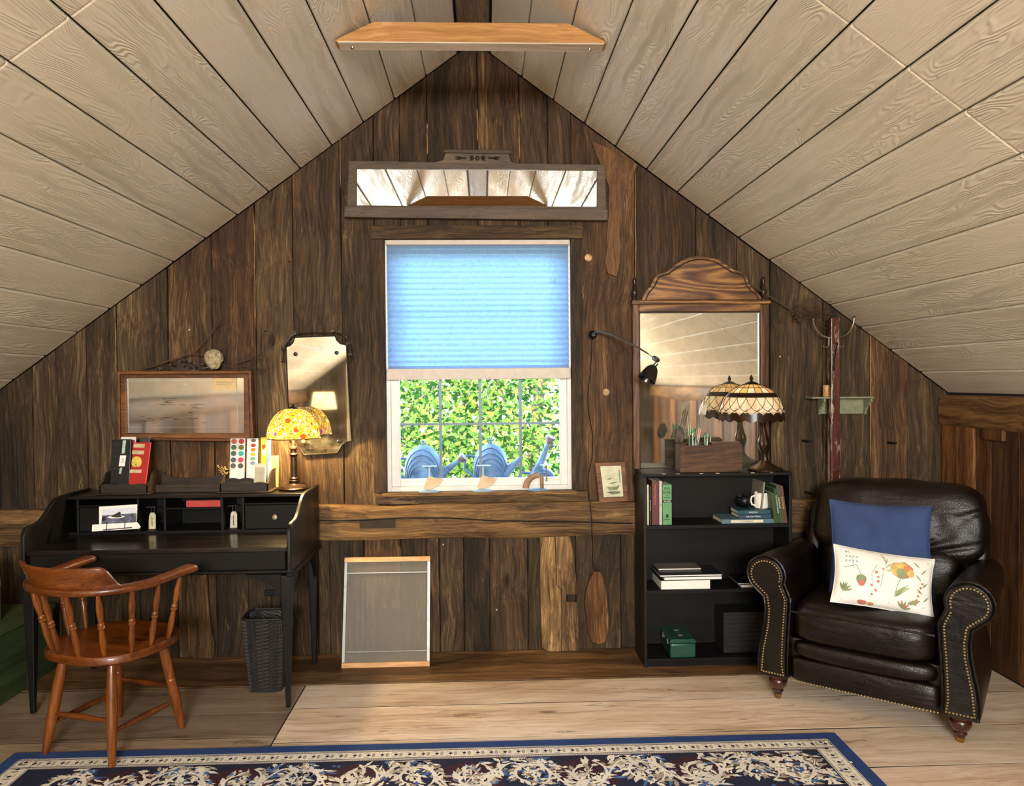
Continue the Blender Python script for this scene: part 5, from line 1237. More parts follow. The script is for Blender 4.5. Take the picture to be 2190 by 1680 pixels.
G_C = gl_mat('cream_glass','#f6ecd0'); G_A = gl_mat('amber_glass','#eec884'); G_D = gl_mat('dark_glass','#2a1a12'); G_P = gl_mat('pink_glass','#f1d6b8'); M_LEAD = plain('lead_came','#17110c',.5,.4,var=.2)
def panel(name, a0, a1, u0, u1, mat, nu=4, nv=3, f=None):
    part(name, MB().grid((f or (lambda u,v: S(a0+(a1-a0)*u, u0+(u1-u0)*v))), nu, nv), mat, t, smooth=180, recalc=False)
N1 = 18
for k in range(N1):
    a0, a1 = 2*PI*k/N1, 2*PI*(k+1)/N1
    panel('amber_panel', a0, a1, .02, .26, G_A); panel('amber_panel', a0, a1, .26, .44, G_A if k%2 else G_C); panel('dark_band_panel', a0, a1, .44, .55, G_D)
    panel('cream_panel', a0, a1, .55, .885, G_C if k%3 else G_P, 4, 5)
    panel('scallop_panel', a0, a1, .885, 1.0, G_D, 7, 3, lambda u,v,a0=a0,a1=a1: S(a0+(a1-a0)*u, .885)*(1-v)+ (S(a0+(a1-a0)*u, 1.0)+Vector((0,0,-.008-.012*math.sin(PI*u)*(1)) ))*v)
lead = MB()
for u_ in (.02,.26,.44,.49,.55): lead.tube([S(2*PI*i/48,u_,.0008) for i in range(48)], .0016, 5, closed=True)
for k in range(N1): lead.tube([S(2*PI*k/N1, .02+.42*i/6,.0008) for i in range(7)], .0015, 5)
N2 = 18
for k in range(N2):
    a0 = 2*PI*k/N2; w_ = 2*PI/N2
    lead.tube([S(a0+w_*1.0*(i/6-1), .55+.30*math.sin(PI/2*(i/6))**.8, .0010) for i in range(7)]+[S(a0+w_*1.0*(i/6), .55+.30*math.sin(PI/2*(1-i/6))**.8, .0010) for i in range(1,7)], .0014, 5)
    lead.tube([S(a0, .85,.001), S(a0+w_*.25,.80,.001)], .0013, 5); lead.tube([S(a0,.85,.001), S(a0+w_*.5,.93,.001), S(a0+w_,.85,.001)], .0014, 5)
part('lead_lines', lead, M_LEAD, t)
for k in range(N2):
    a0 = 2*PI*k/N2; w_ = 2*PI/N2
    part('diamond_panel', MB().add([S(a0+w_*.26,.885,.0018),S(a0+w_*.5,.845,.0018),S(a0+w_*.74,.885,.0018),S(a0+w_*.5,.94,.0018)],[(0,1,2,3)]), G_P, t, smooth=0, recalc=False)
part('top_cap', MB().lathe([(.040,0),(.030,.008),(.012,.014),(.006,.018),(.008,.024),(.010,.030),(.007,.038),(.004,.044),(.001,.050)],(scx,ly2,sbz+H2-.004),18), M_BRONZE, t)
part('lamp_cord', MB().tube([(lx2+.08,ly2+.04,lz2+.006),(lx2+.105,3.93,lz2-.02),(lx2+.11,3.96,lz2-.12),(BX1+.012,3.95,.72),(BX1+.02,3.95,.5),(BX1+.05,3.97,.4)], .003, 6), M_CORD, t)
# swing arm wall lamp
t = thing('swing_arm_lamp', 'black swing arm reading lamp on the wall between the window and the oak mirror', 'lamp', (P(1267,716,WY).x,WY,P(1267,716,WY).z-.02))
w0 = P(1267,716,WY)
part('wall_mount', MB().lathe([(.024,0),(.022,.4),(.012,.6),(.010,1)], axis=(w0, w0+Vector((0,-.045,0))), n=16), M_IRON, t)
arm_p = [P(1268,716,4.01),P(1274,710,3.99),P(1285,709,3.96),P(1310,716,3.91),P(1340,730,3.85),P(1368,745,3.79),P(1386,756,3.76)]
part('curved_arm', MB().tube(arm_p, [.006,.007,.0065,.006,.0055,.0045,.004], 8), plain('arm_metal','#8d8f8c',.28,.9,var=.1), t)
j0 = P(1396,764,3.74); part('thin_neck', MB().tube([arm_p[-1], j0], .0022, 6), M_CHROME, t)
j1 = P(1408,771,3.735); part('swivel_joint', MB().lathe([(.010,0),(.013,.2),(.013,.8),(.010,1)], axis=(j0+Vector((.006,.012,0)), j1+Vector((-.004,-.016,0))), n=14), M_CHROME, t)
part('neck_sleeve', MB().lathe([(.010,0),(.011,1)], axis=(P(1405,776,3.73), P(1396,786,3.73)), n=12), M_CHROME, t)
sa, sb = P(1399,781,3.73), P(1383,812,3.715)
part('shade', MB().lathe([(.008,0),(.018,.06),(.030,.25),(.038,.55),(.045,.9),(.046,1.0),(.043,1.0),(.036,.6),(.016,.12),(.002,.1)], axis=(sa,sb), n=24, caps=False), plain('black_enamel','#0b0d0b',.22,.1,var=.1,coat=.5), t)
cords = [P(px,py,WY-d) for px,py,d in ((1266,722,.03),(1265,760,.008),(1262,800,.008),(1257,840,.008),(1258,880,.008),(1268,930,.008),(1266,980,.008),(1257,1020,.010),(1258,1048,.036),(1262,1072,.058),(1265,1110,.060),(1266,1142,.058),(1268,1160,.012),(1267,1190,.010),(1269,1222,.010))]
part('hanging_cord', MB().tube(cords, .0026, 6), M_CORD, t)
# ---------------------------------------------------------------- lamps at the back of the attic (one seen in a mirror, two unseen, placed to warm the ceiling)
def backlamp(x, y, label, tlabel, e, col_=WARM, zs=1.12):
    tb = thing('side_table', tlabel, 'table', (x,y,0)); h = zs-.52
    part('table_top', MB().lathe([(.20,h-.02),(.205,h-.01),(.20,h)],(x,y,0),28), M_WAL, tb)
    part('pedestal', MB().lathe([(.14,.004),(.13,.02),(.03,.05),(.025,h*.5),(.035,h*.7),(.02,h-.02)],(x,y,0),16), M_WAL, tb)
    lp = thing('shaded_lamp', label, 'lamp', (x,y,h))
    part('base', MB().lathe([(.08,.001),(.08,.015),(.03,.03),(.05,.12),(.06,.2),(.03,.3),(.01,.34),(.008,.42)],(x,y,h),20), plain('ceramic_base','#7d6a50',.3,var=.2), lp)
    m = MATS.get('lamp_linen')
    if not m:
        q = NT('lamp_linen'); tr = q.n('BsdfTranslucent', {'Color':C('#f3dcae')}); di = q.n('BsdfDiffuse', {'Color':C('#e8d6b4')}); em = q.n('Emission', {'Color':C('#f6d29a'),'Strength':.75})
        q.l(q.n('AddShader', {0:q.n('MixShader', {0:.4,1:tr.outputs[0],2:di.outputs[0]}).outputs[0],1:em.outputs[0]}).outputs[0], q.out.inputs[0]); m = MATS['lamp_linen'] = q.mat
    part('lamp_shade', MB().lathe([(.165,zs-.02-h),(.13,zs+.20-h)],(x,y,h),32,caps=False), m, lp, recalc=False)
    light('shaded_lamp_light', 'POINT', (x,y,zs+.1), e, col_, .05)
backlamp(-2.10,-2.0, 'lit lamp with a pale linen shade, at the back left, seen in the etched mirror', 'round table at the back left under the shaded lamp', 26)
backlamp(-2.12,.55, 'lit lamp with a pale linen shade against the left wall, outside the picture', 'round table against the left wall, outside the picture', 22)
backlamp(1.32,-.75, 'lit lamp with a pale linen shade right behind the camera, outside the picture', 'round table right behind the camera, outside the picture', 30)
light('leaded_lamp_light', 'POINT', (scx,ly2,sbz+.06), 1.0, (1,.74,.42), .03)  # weak light added so the leaded glass glows
# sheer curtain gathered at the back left
mb = MB()
def cur(u, v): x = -1.86+.26*u*(1+.3*(1-v)); return (x, -2.35+.03*math.sin(u*34)+.02*math.sin(v*3), .45+1.25*v)
single('sheer_curtain', 'sheer white curtain hanging at the back, seen in the etched mirror', 'curtain', mb.grid(cur, 60, 12), plain('sheer','#cfc8b8',.9,var=.05), smooth=180)
# ---------------------------------------------------------------- things on the desk
YH = 3.84
lbm = M_LBOX
def tray(px0, px1, label, scallop=True, back_py=None):
    yf, yb = HYF+.03, HYF+.17; x0, x1 = P(px0,1030,yf).x, P(px1,1030,yf).x; z0 = HT+.001
    t = thing('letter_tray', label, 'tray', ((x0+x1)/2,yf,z0))
    part('base_moulding', MB().box(x0-.014,x1+.014,yf-.014,yb+.006,z0,z0+.008), lbm, t, smooth=0, bevel=.004, tint=1.3)
    n = 24; fz = [z0+.046+.006*abs(math.sin(PI*3*i/n))**.7 for i in range(n+1)]
    part('scalloped_front', MB().prism([(x0,z0+.008),(x1,z0+.008)]+[(x1-(x1-x0)*i/n, fz[n-i]) for i in range(n+1)], yf, yf+.008,'y'), lbm, t, smooth=0, bevel=.001)
    for a in (x0-.0, x1-.007):
        part('sloping_side', MB().prism([(yf,z0+.008),(yf,z0+.046),(yf+.03,z0+.060),(yf+.055,z0+.095),(yf+.075,z0+.105),(yb,z0+.105),(yb,z0+.008)], a, a+.007,'x'), lbm, t, smooth=0, bevel=.001)
    part('back_panel', MB().box(x0+.007,x1-.007,yb-.007,yb,z0+.008,z0+.09), lbm, t, smooth=0, bevel=.001)
    return t, x0, x1, yf, yb, z0
t, x0, x1, yf, yb, z0 = tray(212,315,'worn dark letter tray on the left of the desk top, filled with paint boxes')
tr2, a0, a1, yf2, yb2, z02 = tray(470,573,'worn dark letter tray on the right of the desk top, holding watercolour pans')
# low middle rack
mt = thing('pen_rack', 'low dark wooden rack between the two letter trays on the desk', 'rack', ((x1+a0)/2,yf+.05,z0))
m0, m1 = x1+.018, a0-.018
n = 12; top = [(m0+(m1-m0)*i/n, z0+.062+.03*abs(2*i/n-1)**4) for i in range(n+1)]
part('rack_back', MB().prism([(m0,z0),(m1,z0)]+top[::-1], yb-.02, yb-.012,'y'), lbm, mt, smooth=0, bevel=.001)
part('rack_front', MB().box(m0,m1,yf+.05,yf+.058,z0,z0+.038), lbm, mt, smooth=0, bevel=.001)
part('rack_floor', MB().box(m0,m1,yf+.058,yb-.02,z0,z0+.007), lbm, mt, smooth=0)
part('front_handle', MB().box(m0+.05,m1-.02,yf+.043,yf+.0495,z0+.026,z0+.034), lbm, mt, smooth=0, bevel=.002, tint=1.9)
# slabs that lean in the trays
def slab(name, label, cat, pa, pb, ptop, yy, thick, col, pbot=None, leanx=0.0, rot=0.0, zb=None):
    x0_, x1_ = P(pa,1000,yy).x, P(pb,1000,yy).x; zt_ = P((pa+pb)/2,ptop,yy).z; z_ = (z0+.0095) if zb is None else zb
    t_ = thing(name, label, cat, ((x0_+x1_)/2,yy,z_)); k = rot
    mb_ = MB().box(x0_,x1_,yy,yy+thick,z_,zt_); mb_.v = [Vector((v.x+k*(v.z-z_), v.y+.12*(v.z-z_), v.z)) for v in mb_.v]
    part('case', mb_, plain('case_'+col[1:], col, .35, var=.06, coat=.2), t_, smooth=0, bevel=.002)
    F = lambda px,py,d=.0008: (lambda q: Vector((q.x, yy+.12*(q.z-z_)-d, q.z)))(P(px,py,yy+.006))
    return t_, F
def quad(t_, F, name, pts, mat, d=.0008):
    q = [F(a,b,d) for a,b in pts]; return part(name, MB().add(q, [tuple(range(len(q)))]), mat, t_, smooth=0, recalc=False)
b1,F = slab('paint_box','black lidded watercolour box, leftmost in the left tray','paint box',234,258,941,yf+.040,.012,'#131412')
for k in range(5): quad(b1,F,'lid_ridge',[(238,950+k*13),(254,950+k*13),(254,951.5+k*13),(238,951.5+k*13)],plain('ridge_grey','#2c2f2b',.4))  # thin lighter bars for the lid ridges
b1b,F = slab('marker_set','black and mint box of markers in the left tray, beside the red tin','marker box',251,275,940,yf+.024,.012,'#0e1311')
quad(b1b,F,'mint_stripe',[(258,942),(265,942),(263,970),(257,970)],plain('mint_print','#a9c6b6',.5)); quad(b1b,F,'mint_stripe',[(255,1000),(260,1000),(258,1013),(253,1013)],plain('mint_print',None))
wl_ = quad(b1b,F,'white_label',[(254,974),(267,974),(265,997),(252,997)],M_WHITE); c_ = F(260,985,.0014); text('Prang', .010, M_INK, b1b, frame(c_,(0,.12,1),(-1,0,0)))
b1c,F = slab('white_tin','white and red tin standing at the back of the left tray','paint tin',253,285,935,yf+.056,.010,'#e9e2d6'); quad(b1c,F,'red_face',[(268,941),(284,941),(284,1010),(268,1010)],plain('red_print','#a81c1c',.4))
b2,F = slab('red_paint_tin','red paint tin with a yellow apple, in the left tray','paint tin',272,309,947,yf+.016,.009,'#b0201c',rot=.09)
yel = plain('yellow_print','#d8c04a',.5,var=.1); crm = plain('cream_print','#cdb98a',.6,var=.2)
quad(b2,F,'cream_panel',[(282,949),(306,950),(305,958),(281,957)],crm); quad(b2,F,'cream_panel',[(280,963),(305,964),(304,972),(279,971)],crm); quad(b2,F,'cream_panel',[(277,1004),(302,1004),(301,1011),(276,1011)],crm)
quad(b2,F,'yellow_apple',[(290+11.5*math.cos(w)*(1-.06*math.cos(2*w)), 988+12*math.sin(w)-(2.5*math.exp(-((w-PI/2)/.3)**2))) for w in [2*PI*i/24 for i in range(24)]],yel)
quad(b2,F,'apple_dot',[(289+1.5*math.cos(w), 994+1.5*math.sin(w)) for w in [2*PI*i/8 for i in range(8)]],M_INK,.0014)
b3,F = slab('grey_box','dark grey box at the back right of the left tray, behind the red tin','box',294,315,936,yf+.072,.012,'#3a342e')
# watercolour sets on the right
def pans(label, pa, pb, ptop, yy, cols, cx_list, pys, rx=6.0, ry=5.5):
    w_, F = slab('watercolour_set', label, 'paint set', pa, pb, ptop, yy, .008, '#eceae4')
    part('clear_lid', MB().box(*(lambda a,b:(a-.003,b+.003))(P(pa,1000,yy).x,P(pb,1000,yy).x), yy+.020,yy+.024, z02+.012, P(pa,ptop,yy).z+.004), M_ACRYL, w_, smooth=0)
    i = 0
    for j, py in enumerate(pys):
        for cx_ in cx_list:
            c = cols[i%len(cols)]; i += 1
            p_ = part('paint_pan', MB().add([F(cx_+rx*math.cos(w), py+ry*math.sin(w), .0012) for w in [2*PI*k/16 for k in range(16)]], [tuple(range(16))]), plain('pan_'+c[1:], c, .6, var=.15, nscale=60), w_, smooth=0, recalc=False)
    return w_
pans('watercolour set with two rows of round pans, left in the right tray',489,521,938,yf2+.05,['#c8562a','#b8302c','#3f6b38','#6f6a28','#3f5a4a','#3aa39a','#4c5264','#c02a5a','#5a5048','#4a4640'],(497.5,513.5),(944,957,970,983.5,996))
pans('narrow watercolour set with one row of oval pans, right of the wider set',525,549,938,yf2+.05,['#6b5f4c','#c22a2c','#e07a1c','#e8bc22','#5aa078','#6f86a6'],(539.5,),(942,952.5,962,971.5,981,990.5),5.6,3.8)
y1_,F = slab('yellow_box','yellow crayon box standing in the right tray','crayon box',557,569,936,yf2+.05,.010,'#e8c52e',rot=-.02)
quad(y1_,F,'red_print',[(558,952),(564,950),(566,956),(560,962)],plain('red_print',None)); quad(y1_,F,'pale_print',[(559,962),(567,960),(567,972),(560,976)],M_CREAM); quad(y1_,F,'brown_print',[(560,939),(562,939),(563,948),(561,948)],crm)
y2_,F = slab('blue_box','thin blue and white box beside the yellow crayon box','box',571,579,937,yf2+.052,.010,'#b9c8dc',rot=-.03); quad(y2_,F,'blue_face',[(573,950),(577,948),(576,986),(572,988)],plain('blue_print','#5f8fd0',.5))
b4,F = slab('green_lettered_box','cream box with brown lettering behind the right tray, beside the lamp','box',578,594,975,yf2+.172,.010,'#cdb36a',zb=HT+.001); c_ = F(590,1003,.0014); text('VERDE', .011, plain('brown_lettering','#5a4a34',.7), b4, frame(c_,(0,.12,-1),(1,0,0)))
bb_,F = slab('eraser_tub','small clear tub with a cream lid inside the right tray','tub',543,566,997,yf2+.024,.022,'#bdb596',zb=z02+.0095); quad(bb_,F,'cream_lid',[(544,991),(566,991),(567,999),(543,999)],M_CREAM,.0012)
part('inner_scalloped_divider', MB().prism([(P(481,1000,yf2+.03).x,z02+.04),(P(541,1000,yf2+.03).x,z02+.04)]+[(P(541-60*i/16,1000,yf2+.03).x, z02+.064+.006*abs(math.sin(PI*2*i/16))) for i in range(17)], yf2+.030, yf2+.036,'y'), lbm, tr2, smooth=0)
rr = random.Random(4); dm = MB()
for i in range(40):
    c = P(466+rr.uniform(-4,16)+i*.3, 997+i*.45+rr.uniform(-3,3), yf2-.006); dm.ball(c, rr.uniform(.0018,.0035), 6, 4)
dm.tube([P(464,995,yf2-.006),P(474,1004,yf2-.006),P(486,1014,yf2-.006)], .0012, 5)
single('dried_flowers', 'sprig of dried yellow flowers over the left corner of the right tray', 'flowers', dm, plain('dried_yellow','#c9b06a',.8,var=.3))
# photo calendar on an easel
yc = 3.60
cal = thing('photo_calendar', 'photo calendar page of a seal on sea ice, on a wire easel on the desk', 'calendar', (P(245,1130,yc).x,yc,DZ+.001))
def CQ(px,py,d=0): q = P(px,py,yc); return Vector((q.x, yc+d+(q.z-DZ)*.25, max(q.z, DZ+.002)))
def cquad(name, pts, mat, d, th=None):
    q = [CQ(a,b,d) for a,b in pts]; n = len(q)
    if th: part(name, MB().add(q+[v+Vector((0,th,0)) for v in q], [tuple(range(n)),tuple(range(2*n-1,n-1,-1))]+[(i,(i+1)%n,(i+1)%n+n,i+n) for i in range(n)]), mat, cal, smooth=0)
    else: part(name, MB().add(q,[tuple(range(n))]), mat, cal, smooth=0, recalc=False)
cquad('white_page', [(203,1086),(285,1081),(288,1119),(208,1124)], M_WHITE, 0, .003)
cquad('white_tray_page', [(196,1122),(292,1117),(300,1126),(298,1130),(197,1136)], M_WHITE, -.012, .002)
cquad('sea_photo', [(212,1104),(286,1099),(288,1119),(213,1124)], plain('sea_print','#5a5f70',.4,var=.5,nscale=40), -.001)
cquad('sky_photo', [(212,1091),(286,1086),(286,1099),(212,1104)], plain('sky_print','#dfe3ea',.4,var=.06), -.001)
cquad('ice_floe', [(223,1108),(236,1102),(250,1103),(262,1106),(255,1109),(232,1110)], M_WHITE, -.0016)
cquad('seal_shape', [(230,1105),(240,1101),(247,1097),(249,1096),(252,1098),(252,1103),(256,1107),(246,1108),(236,1107)], plain('seal_print','#2a211c',.5,var=.1), -.0022)
part('easel_wire', MB().tube([CQ(222,1132,-.02),CQ(283,1127,-.02)], .002, 6).tube([CQ(228,1116,-.016),CQ(228,1134,-.016)], .0015, 6).tube([CQ(266,1112,-.016),CQ(267,1130,-.016)], .0015, 6), M_IRON, cal)
# letter scales in the cubbies
def lscale(px, label, tint):
    y = HYF+.05; c = P(px,1118,y); zz = DZ+.0125; w = .017
    t_ = thing('postal_scale', label, 'scale', (c.x,y,zz)); pm = plain('scale_plate_'+tint[1:], tint, .5, var=.15)
    part('foot', MB().box(c.x-.018,c.x+.018,y-.014,y+.014,zz,zz+.003), M_CHROME, t_, smooth=0, bevel=.001)
    part('face_plate', MB().prism([(c.x-w,zz+.003),(c.x+w,zz+.003),(c.x+w+.001,zz+.070),(c.x+.010,zz+.082),(c.x-.006,zz+.082),(c.x-w+.004,zz+.070),(c.x-w+.001,zz+.04)], y-.004, y-.001,'y'), pm, t_, smooth=0)
    part('slot', MB().box(c.x-.0015,c.x+.0015,y-.0050,y-.0040,zz+.014,zz+.062), M_INK, t_, smooth=0)
    part('weighing_tray', MB().box(c.x-.024,c.x+.024,y-.016,y+.020,zz+.110,zz+.1125), M_CHROME, t_, smooth=0, bevel=.0008)
    part('support_rods', MB().tube([(c.x-.005,y+.004,zz+.004),(c.x-.005,y+.004,zz+.110)], .0012, 5).tube([(c.x+.010,y+.004,zz+.004),(c.x+.010,y+.004,zz+.110)], .0012, 5), M_CHROME, t_)
lscale(326, 'little postal scale with a cream face plate in the left tall cubby', '#d8c9a0'); lscale(500, 'little postal scale with a paler worn face plate in the right tall cubby', '#cfc6b4')
rbk = book('red spined paperback lying flat on the middle cubby shelf of the desk', P(398,1075,HYF+.01).x, P(471,1075,HYF+.01).x, HYF+.010, HYF+.12, zm+.0008, P(430,1070,HYF+.01).z, '#b53a34', flat=True)
part('dark_cover_top', MB().box(P(404,1075,HYF+.02).x, P(470,1075,HYF+.01).x, HYF+.022, HYF+.118, P(430,1070,HYF+.01).z, P(430,1070,HYF+.01).z+.0012), plain('dark_green_cover','#2e3a30',.4), rbk, smooth=0)
# ---------------------------------------------------------------- letter scales on the window sill
def qscale(px, label, back=False):
    y = WY-.018; c = P(px,1040,y); z = WZ0+.001
    t_ = thing('letter_scale', label, 'scale', (c.x,y,z)); pale = plain('pale_blue_tin','#a8c4d8',.4,.4,var=.1)
    part('oval_foot', MB().lathe([(.024,0),(.025,.002),(.020,.006),(.004,.008)],(c.x-.004,y,z),24,sy=.9), pale if not back else plain('blue_tin','#8fb2d0',.4,.4), t_)
    if not back:
        piv = Vector((c.x-.008,y,z+.052)); q = [(c.x-.018,z+.011),(c.x-.010,z+.008),(c.x+.008,z+.012),(c.x+.022,z+.022),(c.x+.030,z+.036),(c.x+.031,z+.040),(c.x+.005,z+.046),(c.x-.003,z+.050),(c.x-.008,z+.044)]
        part('quadrant_plate', MB().prism(q, y-.004, y-.001,'y'), plain('tan_plate','#c6ab88',.5,.2,var=.12), t_, smooth=0, bevel=.0006)
        part('pivot_post', MB().tube([(c.x-.003,y+.002,z+.006),(c.x-.003,y+.002,z+.076)], .0026, 6), pale, t_)
        part('weighing_tray', MB().box(c.x-.020,c.x+.016,y-.014,y+.016,z+.078,z+.0805), pale, t_, smooth=0, bevel=.0008)
    else:
        pts = [(c.x-.022+.034*math.cos(w)+.022, 0, z+.008+.040*math.sin(w)) for w in [PI-PI/2*i/8 for i in range(9)]]
        br = plain('brown_scale','#8b6a48',.5,.3,var=.25)
        part('curved_bracket', MB().tube([(a,y,b) for a,_,b in pts], .008, 8, flat=(.5,1)), br, t_)
        part('rear_post', MB().tube([(c.x+.006,y+.004,z+.006),(c.x+.006,y+.004,z+.046)], .0045, 8).tube([(c.x+.018,y+.004,z+.028),(c.x+.018,y+.004,z+.076)], .002, 6), br, t_)
        part('weighing_tray', MB().box(c.x+.002,c.x+.034,y-.014,y+.016,z+.077,z+.0795), pale, t_, smooth=0, bevel=.0008)
    t_.scale = (2.15,.95,1.75)
qscale(921, 'letter scale with a tan quadrant plate, leftmost on the window sill'); qscale(1036, 'letter scale with a tan quadrant plate, in the middle of the window sill'); qscale(1154, 'letter scale turned round to show its bracket, rightmost on the window sill', True)
# ---------------------------------------------------------------- crate and brushes on the bookcase
yc0, yc1 = 3.80, 3.90; zc = BT+.001; x0, x1 = P(1455,1000,yc0).x, P(1588,1000,yc0).x; h_ = P(1500,951,yc0).z-zc
t = thing('wooden_crate', 'old brown wooden crate holding brush jars, on the bookcase', 'crate', ((x0+x1)/2,yc0,zc))
w = .011
part('crate_board', MB().prism([(x0,zc),(x1,zc),(x1,zc+h_-.002),(x1-.02,zc+h_+.002),(x0+.05,zc+h_-.003),(x0,zc+h_)], yc0, yc0+w,'y'), M_CRATE, t, smooth=0, bevel=.002)
part('crate_board', MB().box(x0,x1,yc1-w,yc1,zc,zc+h_+.004), M_CRATE, t, smooth=0, bevel=.002)
for a in (x0, x1-w): part('crate_end', MB().box(a,a+w,yc0+w,yc1-w,zc,zc+h_), M_CRATE, t, smooth=0, bevel=.002)
part('crate_floor', MB().box(x0+w,x1-w,yc0+w,yc1-w,zc,zc+.010), M_CRATE, t, smooth=0)
zj = zc+.011
def jar(px, r, top_py, label):
    y = (yc0+yc1)/2; c = P(px,930,y); H = P(px,top_py,y).z-zj
    t_ = thing('brush_jar', label, 'jar', (c.x,y,zj))
    part('jar_glass', MB().lathe([(r*.9,0),(r,.006),(r,H*.66),(r*.74,H*.80),(r*.72,H-.004),(r*.76,H),(r*.66,H),(r*.64,H*.80),(r*.92,H*.64),(r*.92,.008),(.001,.006)],(c.x,y,zj),24,caps=False), M_JAR, t_)
    part('jar_thread', MB().tube([(c.x+math.cos(w)*r*.76, y+math.sin(w)*r*.76, zj+H*.9) for w in [2*PI*i/20 for i in range(20)]], .0018, 5, closed=True), plain('teal_glass','#5fb09a',.2,var=.1), t_)
    return c.x, y
j1x, jy = jar(1481, .030, 914, 'green glass jar full of paint brushes, left in the wooden crate')
j2x, _ = jar(1511, .022, 924, 'small clear jar on the right in the wooden crate')
brs = [(1484,1502,862,'#b3341c'),(1486,1507,864,'#c04a22'),(1482,1498,866,'#e8e2d6'),(1487,1512,866,'#8a2e1a'),(1485,1504,858,'#f0ece2'),(1488,1509,862,'#d8d0c4')]
for i,(pa,pb,ptop,c) in enumerate(brs):
    lb = ['red handled brush leaning right in the green glass jar','orange handled brush leaning right in the green glass jar','white handled brush in the green glass jar, steepest of the leaning ones','dark red brush leaning farthest right in the green glass jar','pale brush standing highest in the green glass jar','grey white brush between the red ones in the green glass jar'][i]
    d_ = (i-2.5)*.0035; a = Vector((j1x-.006+.002*i, jy-d_, zj+.012)); tip = P(pb,ptop,jy+d_); t_ = thing('paint_brush', lb, 'brush', tuple(a), group=None)
    m1_ = a.lerp(tip,.60); m2_ = a.lerp(tip,.84)
    part('handle', MB().tube([a, a.lerp(tip,.3), m1_], [.0016,.0030,.0026], 7), plain('brush_'+c[1:], c, .3, var=.05, coat=.3), t_); part('ferrule', MB().tube([m1_,m2_], [.0028,.0034], 7), M_CHROME, t_); part('bristles', MB().tube([m2_, m2_.lerp(tip,.5), tip], [.0034,.0042,.0016], 7), plain('bristle','#d9cfc0',.8,var=.2), t_)
for i,(pa,pb,ptop,c,lb) in enumerate(((1475,1470,888,'#d8c8a8','thin pale brush standing upright at the left of the green jar'),(1478,1476,900,'#3a2a1c','thin dark brush upright in the green glass jar'))):
    a = Vector((P(pa,930,jy).x+.006, jy-.012+.02*i, zj+.012)); tip = P(pb,ptop,jy); t_ = thing('paint_brush', lb, 'brush', tuple(a)); m1_ = a.lerp(tip,.7)
    part('handle', MB().tube([a,m1_], [.0018,.0024], 6), plain('brush_'+c[1:], c, .4), t_); part('bristles', MB().tube([m1_,tip], [.0028,.001], 6), MATS['bristle'], t_)
for i,(pa,pb,ptop) in enumerate(((1510,1507,930),(1512,1514,926),(1514,1520,934))):
    a = Vector((j2x-.004+.004*i, jy-.004+.004*i, zj+.012)); tip = P(pb,ptop,jy); t_ = thing('short_tool', ['short pale stick upright in the small clear jar','short white brush in the small clear jar','short stick leaning right in the small clear jar'][i], 'stick', tuple(a)); part('stick', MB().tube([a,tip], .0022, 6), M_CREAM, t_)
# crumpled rag on the crate's left end
c1 = P(1452,932,yc0+.03)
def rag(u, v):
    w_, ph = 2*PI*u, PI*v; r = 1+.35*mnoise.noise(Vector((math.cos(w_)*2.2,math.sin(w_)*2.2,v*4+2)))+.18*math.sin(3*w_+4*v); return c1+Vector((math.cos(w_)*math.sin(ph)*.026*r,math.sin(w_)*math.sin(ph)*.024*r,math.cos(ph)*.030*r*1.1))
single('paint_rag', 'crumpled grey brown rag hooked over the left end of the wooden crate', 'rag', MB().grid(rag, 36, 20, cu=True), plain('rag_cloth','#5a5044',.9,var=.3), smooth=180)
# wooden block lying in the crate
q0 = P(1518,945,jy); single('wood_offcut', 'flat wooden offcut lying in the right half of the crate', 'offcut', MB().box(q0.x,q0.x+.15,jy-.034,jy+.034,zj+.002,zc+h_+.010), M_CRATE, smooth=0, bevel=.002, tint=1.3)
# ---------------------------------------------------------------- coat rack
cy = 3.955
M_HOOK = plain('old_nickel','#a89a80',.3,.9,var=.15)
t = thing('coat_rack', 'square coat rack post with curved hooks, standing behind the armchair', 'coat rack', (P(1783,1000,cy).x,cy,0))
pxm = P(1783,850,cy).x; zt = P(1783,680,cy).z; hw = .0235
M_POST = wood('rack_post', ['#23100b','#3f1b12','#5a2a1e','#74483a'], 'z', 1.5, 26, rough=.3, bump=.15, coat=.6, wear=('#c2b3a4',.50,.75))  # pale patches: worn finish, plus glossy highlights painted into the colour
part('post', MB().box(pxm-hw,pxm+hw,cy-hw,cy+hw,.006,zt), M_POST, t, smooth=0, bevel=.004)
part('foot', MB().box(pxm-.16,pxm+.16,cy-.02,cy+.02,.002,.006).box(pxm-.02,pxm+.02,cy-.14,cy+.06,.002,.006), M_POST, t, smooth=0)
for s in (-1,1):
    zc1 = P(1783,722,cy).z; R = .083
    pts = [Vector((pxm+s*(hw+.002), cy, zc1))]+[Vector((pxm+s*(hw+.005+R*math.sin(w)), cy, zc1+.004+.105*(1-math.cos(w)))) for w in [PI/2*i/9 for i in range(1,10)]]
    hk = part('curved_hook', MB().tube(pts, [.0042]*9+[.0035], 7), M_HOOK, t); part('hook_tip', MB().ball(pts[-1], .006, 8, 6), M_IRON, hk)
    z2 = P(1783,742,cy).z
    part('small_hook', MB().tube([(pxm+s*(hw+.001),cy,zc1),(pxm+s*(hw+.003),cy,z2+.006),(pxm+s*(hw+.012),cy,z2),(pxm+s*(hw+.028),cy,z2+.001),(pxm+s*(hw+.032),cy,z2+.010)], .0035, 6), M_HOOK, t)
q1, q2 = P(1785,735,cy-hw-.006), P(1783,792,cy-hw-.004)
